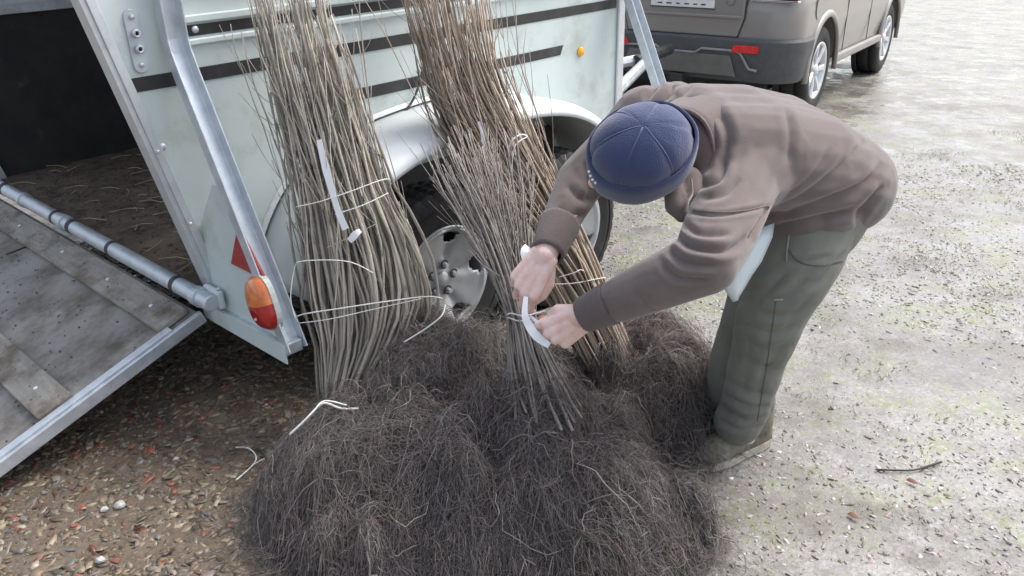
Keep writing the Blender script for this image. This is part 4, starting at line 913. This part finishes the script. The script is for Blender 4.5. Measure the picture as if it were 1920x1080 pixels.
# seat and skirt of the sweatshirt hanging over the trousers
for a, b_, r in (((1560, 350, 2.18), (1535, 385, 2.12), .115), ((1535, 345, 2.30), (1500, 378, 2.30), .12), ((1590, 335, 2.24), (1570, 380, 2.20), .105), ((1480, 330, 2.06), (1500, 385, 2.10), .10)): capsule(sm, J(*a), J(*b_), r, r*.95, 18)
chain(sm, [TOR[3][0], NECK], [.105, .088]); chain(sm, [TOR[3][0], J(1262, 255, 1.99)], [.10, .075])
chain(sm, [TOR[2][0]+LAT*.05, J(1385, 345, 1.9), J(1352, 425, 1.80), LEL, J(1240, 528, 1.76), J(1165, 561, 1.81), J(1138, 572, 1.83)], [.12, .094, .083, .068, .060, .051, .042])
chain(sm, [TOR[3][0]+LAT*.06, J(1370, 340, 1.9)], [.105, .09])
chain(sm, [TOR[3][0]-LAT*.05, RSH, J(1150, 285, 2.12), REL, J(1056, 405, 2.07), J(1046, 428, 2.04)], [.10, .082, .074, .066, .052, .046])
chain(sm, [RSH, J(1262, 222, 2.07)], [.075, .09])
shirt = fuse(sm, .0048, 12, 'sweatshirt', M_sweat, P_)
folds = [([(1645, 235), (1590, 300), (1520, 360), (1430, 405)], 13, .011), ([(1657, 300), (1620, 345), (1540, 378), (1445, 412)], 10, .012), ([(1560, 275), (1520, 330), (1450, 385)], 9, .005),
    ([(1620, 392), (1560, 402), (1480, 420), (1430, 432)], 10, .012), ([(1655, 345), (1612, 400), (1605, 425)], 8, .008), ([(1470, 190), (1482, 250), (1478, 310)], 9, .004), 
    ([(1335, 190), (1365, 250), (1345, 330)], 11, .008), ([(1318, 215), (1338, 270), (1322, 320)], 8, .007), ([(1300, 350), (1345, 335), (1362, 300)], 9, .009), ([(1310, 372), (1360, 362), (1390, 330)], 9, .006),
    ([(1290, 398), (1350, 404), (1442, 386)], 5, .005), ([(1442, 386), (1425, 412), (1398, 452)], 5, .005),
    ([(1262, 430), (1295, 462), (1360, 470), (1400, 440)], 9, .010), ([(1252, 462), (1285, 492), (1345, 497)], 9, .009), ([(1240, 490), (1270, 520), (1330, 525)], 8, .007), ([(1280, 415), (1310, 440), (1370, 440)], 8, .006),
    ([(1190, 545), (1215, 575), (1240, 590)], 10, .004), ([(1130, 560), (1142, 590)], 9, .004),
    ([(1205, 190), (1228, 165), (1240, 140)], 8, .010), ([(1225, 195), (1258, 172), (1262, 142)], 8, .009), ([(1262, 190), (1290, 165), (1300, 140)], 9, .006),
    ([(1095, 300), (1110, 340), (1100, 375)], 9, .007), ([(1062, 345), (1090, 372), (1120, 372)], 9, .007), ([(1042, 385), (1070, 405), (1100, 402)], 9, .006), ([(1030, 420), (1055, 438), (1085, 432)], 8, .005)]
displace(shirt, folds, [(7, .003, 5)])
# cuffs
def cuff(a, b, ra, rb):
    m = Shift(); ax = unit(b-a); R_ = []; u = unit(np.cross(ax, (0, 0, 1))); w = np.cross(ax, u); al = np.arange(48)*2*PI/48; rib = 1+.015*np.cos(al*24)
    for t, k in ((-.005, .8), (0, .97), (.1, 1.0), (.5, .98), (.9, .98), (1, .94), (1, .85), (.8, .82)):
        c = a+(b-a)*t; r = (ra+(rb-ra)*t)*k; R_.append(c+(r*rib)[:, None]*(np.cos(al)[:, None]*u+np.sin(al)[:, None]*w))
    m.rings(R_, cap=False); return m.build('cuff', mat('rib_knit', (.115, .088, .085), (.135, .105, .10), 20, .95, bump=.3, bscale=300, sheen=.2), shirt, smooth=True)
cuff(J(1146, 568, 1.825), J(1092, 592, 1.86), .049, .041); cuff(J(1050, 418, 2.05), J(1026, 476, 1.985), .053, .042)
# collar: stand-up ring round the neck with zip flap
CN0 = J(1292, 262, 1.95); cax = unit(HEAD-.03*HA-CN0); m = Shift(); cu = unit(np.cross(cax, (0, 0, 1))); cw = np.cross(cax, cu); al = np.arange(40)*2*PI/40; R_ = []
for t, r in ((-.04, .112), (0, .106), (.035, .102), (.052, .100), (.056, .094), (.05, .089), (.02, .09), (-.02, .09)):
    wob = 1+.04*np.sin(2*al+1)+.02*np.sin(5*al); R_.append(CN0+cax*t+(r*wob)[:, None]*(np.cos(al)[:, None]*cu+np.sin(al)[:, None]*cw*.94))
m.rings(R_, cap=False); m.build('collar', M_sweat, shirt, smooth=True)
m = Shift(); m.tube(CN0+cax*.055+((.099*(1+.04*np.sin(2*al+1)+.02*np.sin(5*al)))[:, None]*(np.cos(al)[:, None]*cu+np.sin(al)[:, None]*cw*.94)), .0028, 6, closed=True); m.build('collar_edge', mat('collar_piping', (.27, .21, .20), None, 20, .9), shirt, smooth=True)
m = Shift(); chain(m, [J(1262, 352, 1.83), J(1268, 385, 1.82), J(1278, 405, 1.82)], [.022, .026, .016]); chain(m, [J(1290, 340, 1.86), J(1300, 372, 1.84)], [.035, .03]); fuse(m, .005, 5, 'collar_flap', M_sweat, shirt)
m = Shift(); m.tube(polyline([J(1296, 335, 1.80), J(1298, 362, 1.80), J(1290, 380, 1.79), J(1288, 398, 1.79)], 10), .003, 6); m.build('zip', mat('zip_tape', (.36, .30, .29), None, 9, .6), shirt)
# trousers
tm = Shift()
chain(tm, [LLEG[0], LLEG[1], J(1475, 530, 2.16), LLEG[2], LLEG[3], LLEG[4], J(1382, 792, 2.50)], [.108, .106, .100, .089, .077, .072, .070], 18)
chain(tm, RLEG[:4]+[J(1358, 770, 2.64)], [.108, .102, .082, .074, .068], 18); chain(tm, [LLEG[0], RLEG[0]], [.11, .11], 18); chain(tm, [J(1570, 370, 2.2), J(1545, 420, 2.16)], [.105, .10], 18)
trou = fuse(tm, .005, 10, 'trousers', M_trou, P_)
displace(trou, [([(1480, 505), (1440, 540), (1385, 545)], 10, .006), ([(1520, 520), (1470, 555), (1400, 570)], 10, .006), ([(1500, 600), (1450, 625), (1375, 600)], 11, .007), ([(1490, 640), (1440, 655), (1375, 630)], 10, .006), ([(1470, 690), (1420, 690), (1370, 665)], 11, .006), ([(1450, 740), (1400, 735), (1350, 700)], 10, .007), ([(1440, 775), (1400, 790), (1345, 760)], 9, .008), ([(1435, 795), (1390, 805), (1345, 785)], 7, .006), ([(1455, 480), (1500, 490), (1560, 480)], 7, .004), ([(1400, 600), (1405, 680), (1390, 740)], 14, .004), ([(1520, 560), (1480, 590), (1420, 585)], 8, .006), ([(1475, 640), (1430, 700), (1425, 760)], 10, .004), ([(1445, 760), (1405, 762), (1355, 735)], 7, .008), ([(1380, 560), (1420, 560), (1460, 530)], 8, .004), ([(1360, 640), (1390, 665), (1450, 700)], 12, .005), ([(1590, 470), (1540, 520), (1500, 540)], 9, .006)], [(11, .005, 8), (28, .0018, 9)])
def surf(px, py, obj, off=.002):
    """point of a garment's surface seen through a photo pixel"""
    d = ray(px, py); d = d/np.linalg.norm(d); ok, loc, nor, _ = obj.ray_cast(Vector(CC-ORG), Vector(d))
    return (np.array(loc)+np.array(nor)*off+ORG) if ok else None
def surf_line(P, obj, r, name, m_, n=24, off=.001):
    Q = [surf(x, y, obj, off) for x, y in polyline(np.array(P, float), n)]; Q = [q for q in Q if q is not None]
    if len(Q) > 3: m = Shift(); m.tube(Q, r, 5); return m.build(name, m_, obj, smooth=True)
bpy.context.view_layer.update()
surf_line([(1455, 565), (1447, 620), (1437, 690), (1428, 740), (1420, 790)], trou, .0012, 'seam', M_troud, n=110, off=.0006)
surf_line([(1480, 440), (1476, 466), (1475, 490)], trou, .003, 'pocket_edge', mat('pocket_thread', (.28, .28, .25), None, 9, .9))
surf_line([(1478, 468), (1500, 492), (1540, 498), (1580, 490)], trou, .0018, 'pocket_edge', M_troud, n=60)
surf_line([(1452, 562), (1468, 562)], trou, .0022, 'bar_tack', mat('bar_tack', (.5, .5, .48), None, 9, .9), n=6)
surf_line([(1300, 394), (1350, 398), (1400, 394), (1441, 386), (1425, 412), (1402, 446)], shirt, .0011, 'seam', mat('shirt_seam', (.24, .18, .17), None, 9, .95))
# hat: six fleece panels and a turned-up band
HC = HEAD+HA*.012; hu, hv = HF, HS; m = Shift(); R_ = []; NA = 96
def hat_r(th, a):
    k = (a*6/(2*PI)+.25) % 1; dd = min(k, 1-k); puff = 1+.038*(1-math.exp(-(dd/.09)**2))*math.sin(min(th, PI/2))
    return puff
for i in range(26):
    th = (PI*.56)*(i+.15)/25; ring_ = []
    for j in range(NA):
        a = 2*PI*j/NA; q = hat_r(th, a); flat = .100*math.cos(th) if th < PI/2 else .100*math.cos(th)
        ring_.append(HC+HA*flat*q+(hu*.112*math.cos(a)+hv*.097*math.sin(a))*math.sin(th)**.92*q)
    R_.append([p+(unit(p-HC)*(.0028*float(smooth_noise(np.asarray(p)[None], 26, 77, 2)[0]))) for p in ring_])
m.rings(R_); hat = m.build('hat', M_hat, P_, smooth=True)
m = Shift(); R_ = []
for a_, r_ in ((.026, 1.0), (.029, 1.04), (.024, 1.075), (.004, 1.09), (-.022, 1.085), (-.040, 1.06), (-.044, 1.0), (-.03, .95)):
    R_.append([HC+HA*(a_-.012*math.cos(2*PI*j/NA))+(hu*.1135*math.cos(2*PI*j/NA)+hv*.0985*math.sin(2*PI*j/NA))*r_*(1+.006*math.sin(7*2*PI*j/NA)) for j in range(NA)])
m.rings(R_, cap=False); m.build('hat_band', M_hat, hat, smooth=True)
for s_ in range(6):
    a = 2*PI*(s_-.25)/6; m = Shift(); Q = []
    for i in range(14):
        th = (PI*.47)*(i+.3)/14; Q.append(HC+HA*.100*math.cos(th)+(hu*.112*math.cos(a)+hv*.097*math.sin(a))*math.sin(th)**.92)
    m.tube(np.array(Q)+.0012*smooth_noise(np.array(Q), 60, 78+s_, 1)[:, None], .0019, 6); m.build('hat_seam', M_seam, hat, smooth=True)
bpy.context.view_layer.update()
for k, (x, y) in enumerate([(1103, 322), (1106, 330), (1110, 337), (1115, 343)]):
    d = unit(J(x, y, 1.0)-CC); q = J(x+1, y, 1.755+.004*k); m = Shift(); m.ball(q, (.003, .002, .0032), 8, 5); m.build('hat_emblem', M_white, hat)
# hair at the nape and boots
def boot(heel, toe, name='boot'):
    ax = unit(toe-heel); L_ = np.linalg.norm(toe-heel); sd2 = np.array([-ax[1], ax[0], 0]); m = Shift(); R_ = []
    for t, hw, h in ((.0, .032, .085), (.03, .040, .115), (.14, .045, .135), (.28, .046, .135), (.42, .047, .118), (.56, .050, .095), (.70, .053, .080), (.84, .050, .070), (.94, .038, .056), (.995, .018, .038)):
        c = heel+ax*L_*t; R_.append([c+sd2*hw*math.cos(a)*(1 if math.sin(a) < .2 else .96)+np.array([0, 0, .022+(h-.022)*max(0, math.sin(a))**.8-.006*max(0, -math.sin(a))]) for a in np.arange(20)*2*PI/20])
    m.rings(R_); b = m.build(name, M_boot, P_, smooth=True)
    m = Shift(); R_ = []
    out = []
    for k in range(36):
        a = 2*PI*k/36; t = .5-.5*math.cos(a); hw = np.interp(t, [0, .05, .2, .42, .7, .88, 1], [.0, .042, .049, .050, .058, .050, .0]); out.append(heel+ax*L_*(t*1.04-.02)+sd2*hw*(1 if math.sin(a) > 0 else -1))
    for z in (.001, .022, .026): R_.append([p+np.array([0, 0, z]) for p in out])
    m.rings(R_); m.build('sole', M_sole, b)
    for k in range(3):
        t = .34+.09*k; c = heel+ax*L_*t; h = np.interp(t, [.28, .42, .56], [.135, .118, .095])+.003; m = Shift(); m.tube([c-sd2*.03+np.array([0, 0, h-.018]), c+np.array([0, 0, h]), c+sd2*.03+np.array([0, 0, h-.018])], .003, 6); m.build('lace', M_string if k == 0 else M_troud, b)
    m = Shift(); capsule(m, heel+ax*.055+np.array([0, 0, .08]), heel+ax*.06+np.array([0, 0, .17]), .056, .056, 18); m.build('boot_shaft', M_boot, b, smooth=True)
hl = at_z(1432, 822, 0); tl = at_z(1303, 876, 0); boot(hl*np.array([1, 1, 0]), tl*np.array([1, 1, 0]))
ar = RLEG[4]; fd = unit([-.26, -.12, 0]); boot(np.array([ar[0], ar[1], 0])-fd*.06, np.array([ar[0], ar[1], 0])+fd*.22)
# pale sheet tucked under the sweatshirt
m = MB(); rows = [((1390, 440, 2.02), (1452, 418, 2.04)), ((1372, 470, 2.00), (1448, 445, 2.03)), ((1352, 505, 2.00), (1428, 490, 2.02)), ((1346, 522, 2.01), (1410, 516, 2.03)), ((1360, 545, 2.03), (1396, 540, 2.05)), ((1374, 566, 2.05), (1384, 560, 2.06))]
G = [[J(*a)+(J(*b)-J(*a))*t-CF*.018*math.sin(PI*t) for t in np.linspace(0, 1, 8)] for a, b in rows]
base = np.mean([p for r in G for p in r], 0); V = [p-base for r in G for p in r]; m.add(V, [(i*8+j, i*8+j+1, (i+1)*8+j+1, (i+1)*8+j) for i in range(len(rows)-1) for j in range(7)])
o = m.build('plastic_sheet', mat('pale_sheet', (.62, .70, .73), (.68, .76, .78), 6, .4), smooth=True, solid=.0015); o.location = base
tag(o, 'pale blue white plastic sheet hanging in front of the man\'s thigh', 'plastic sheet')
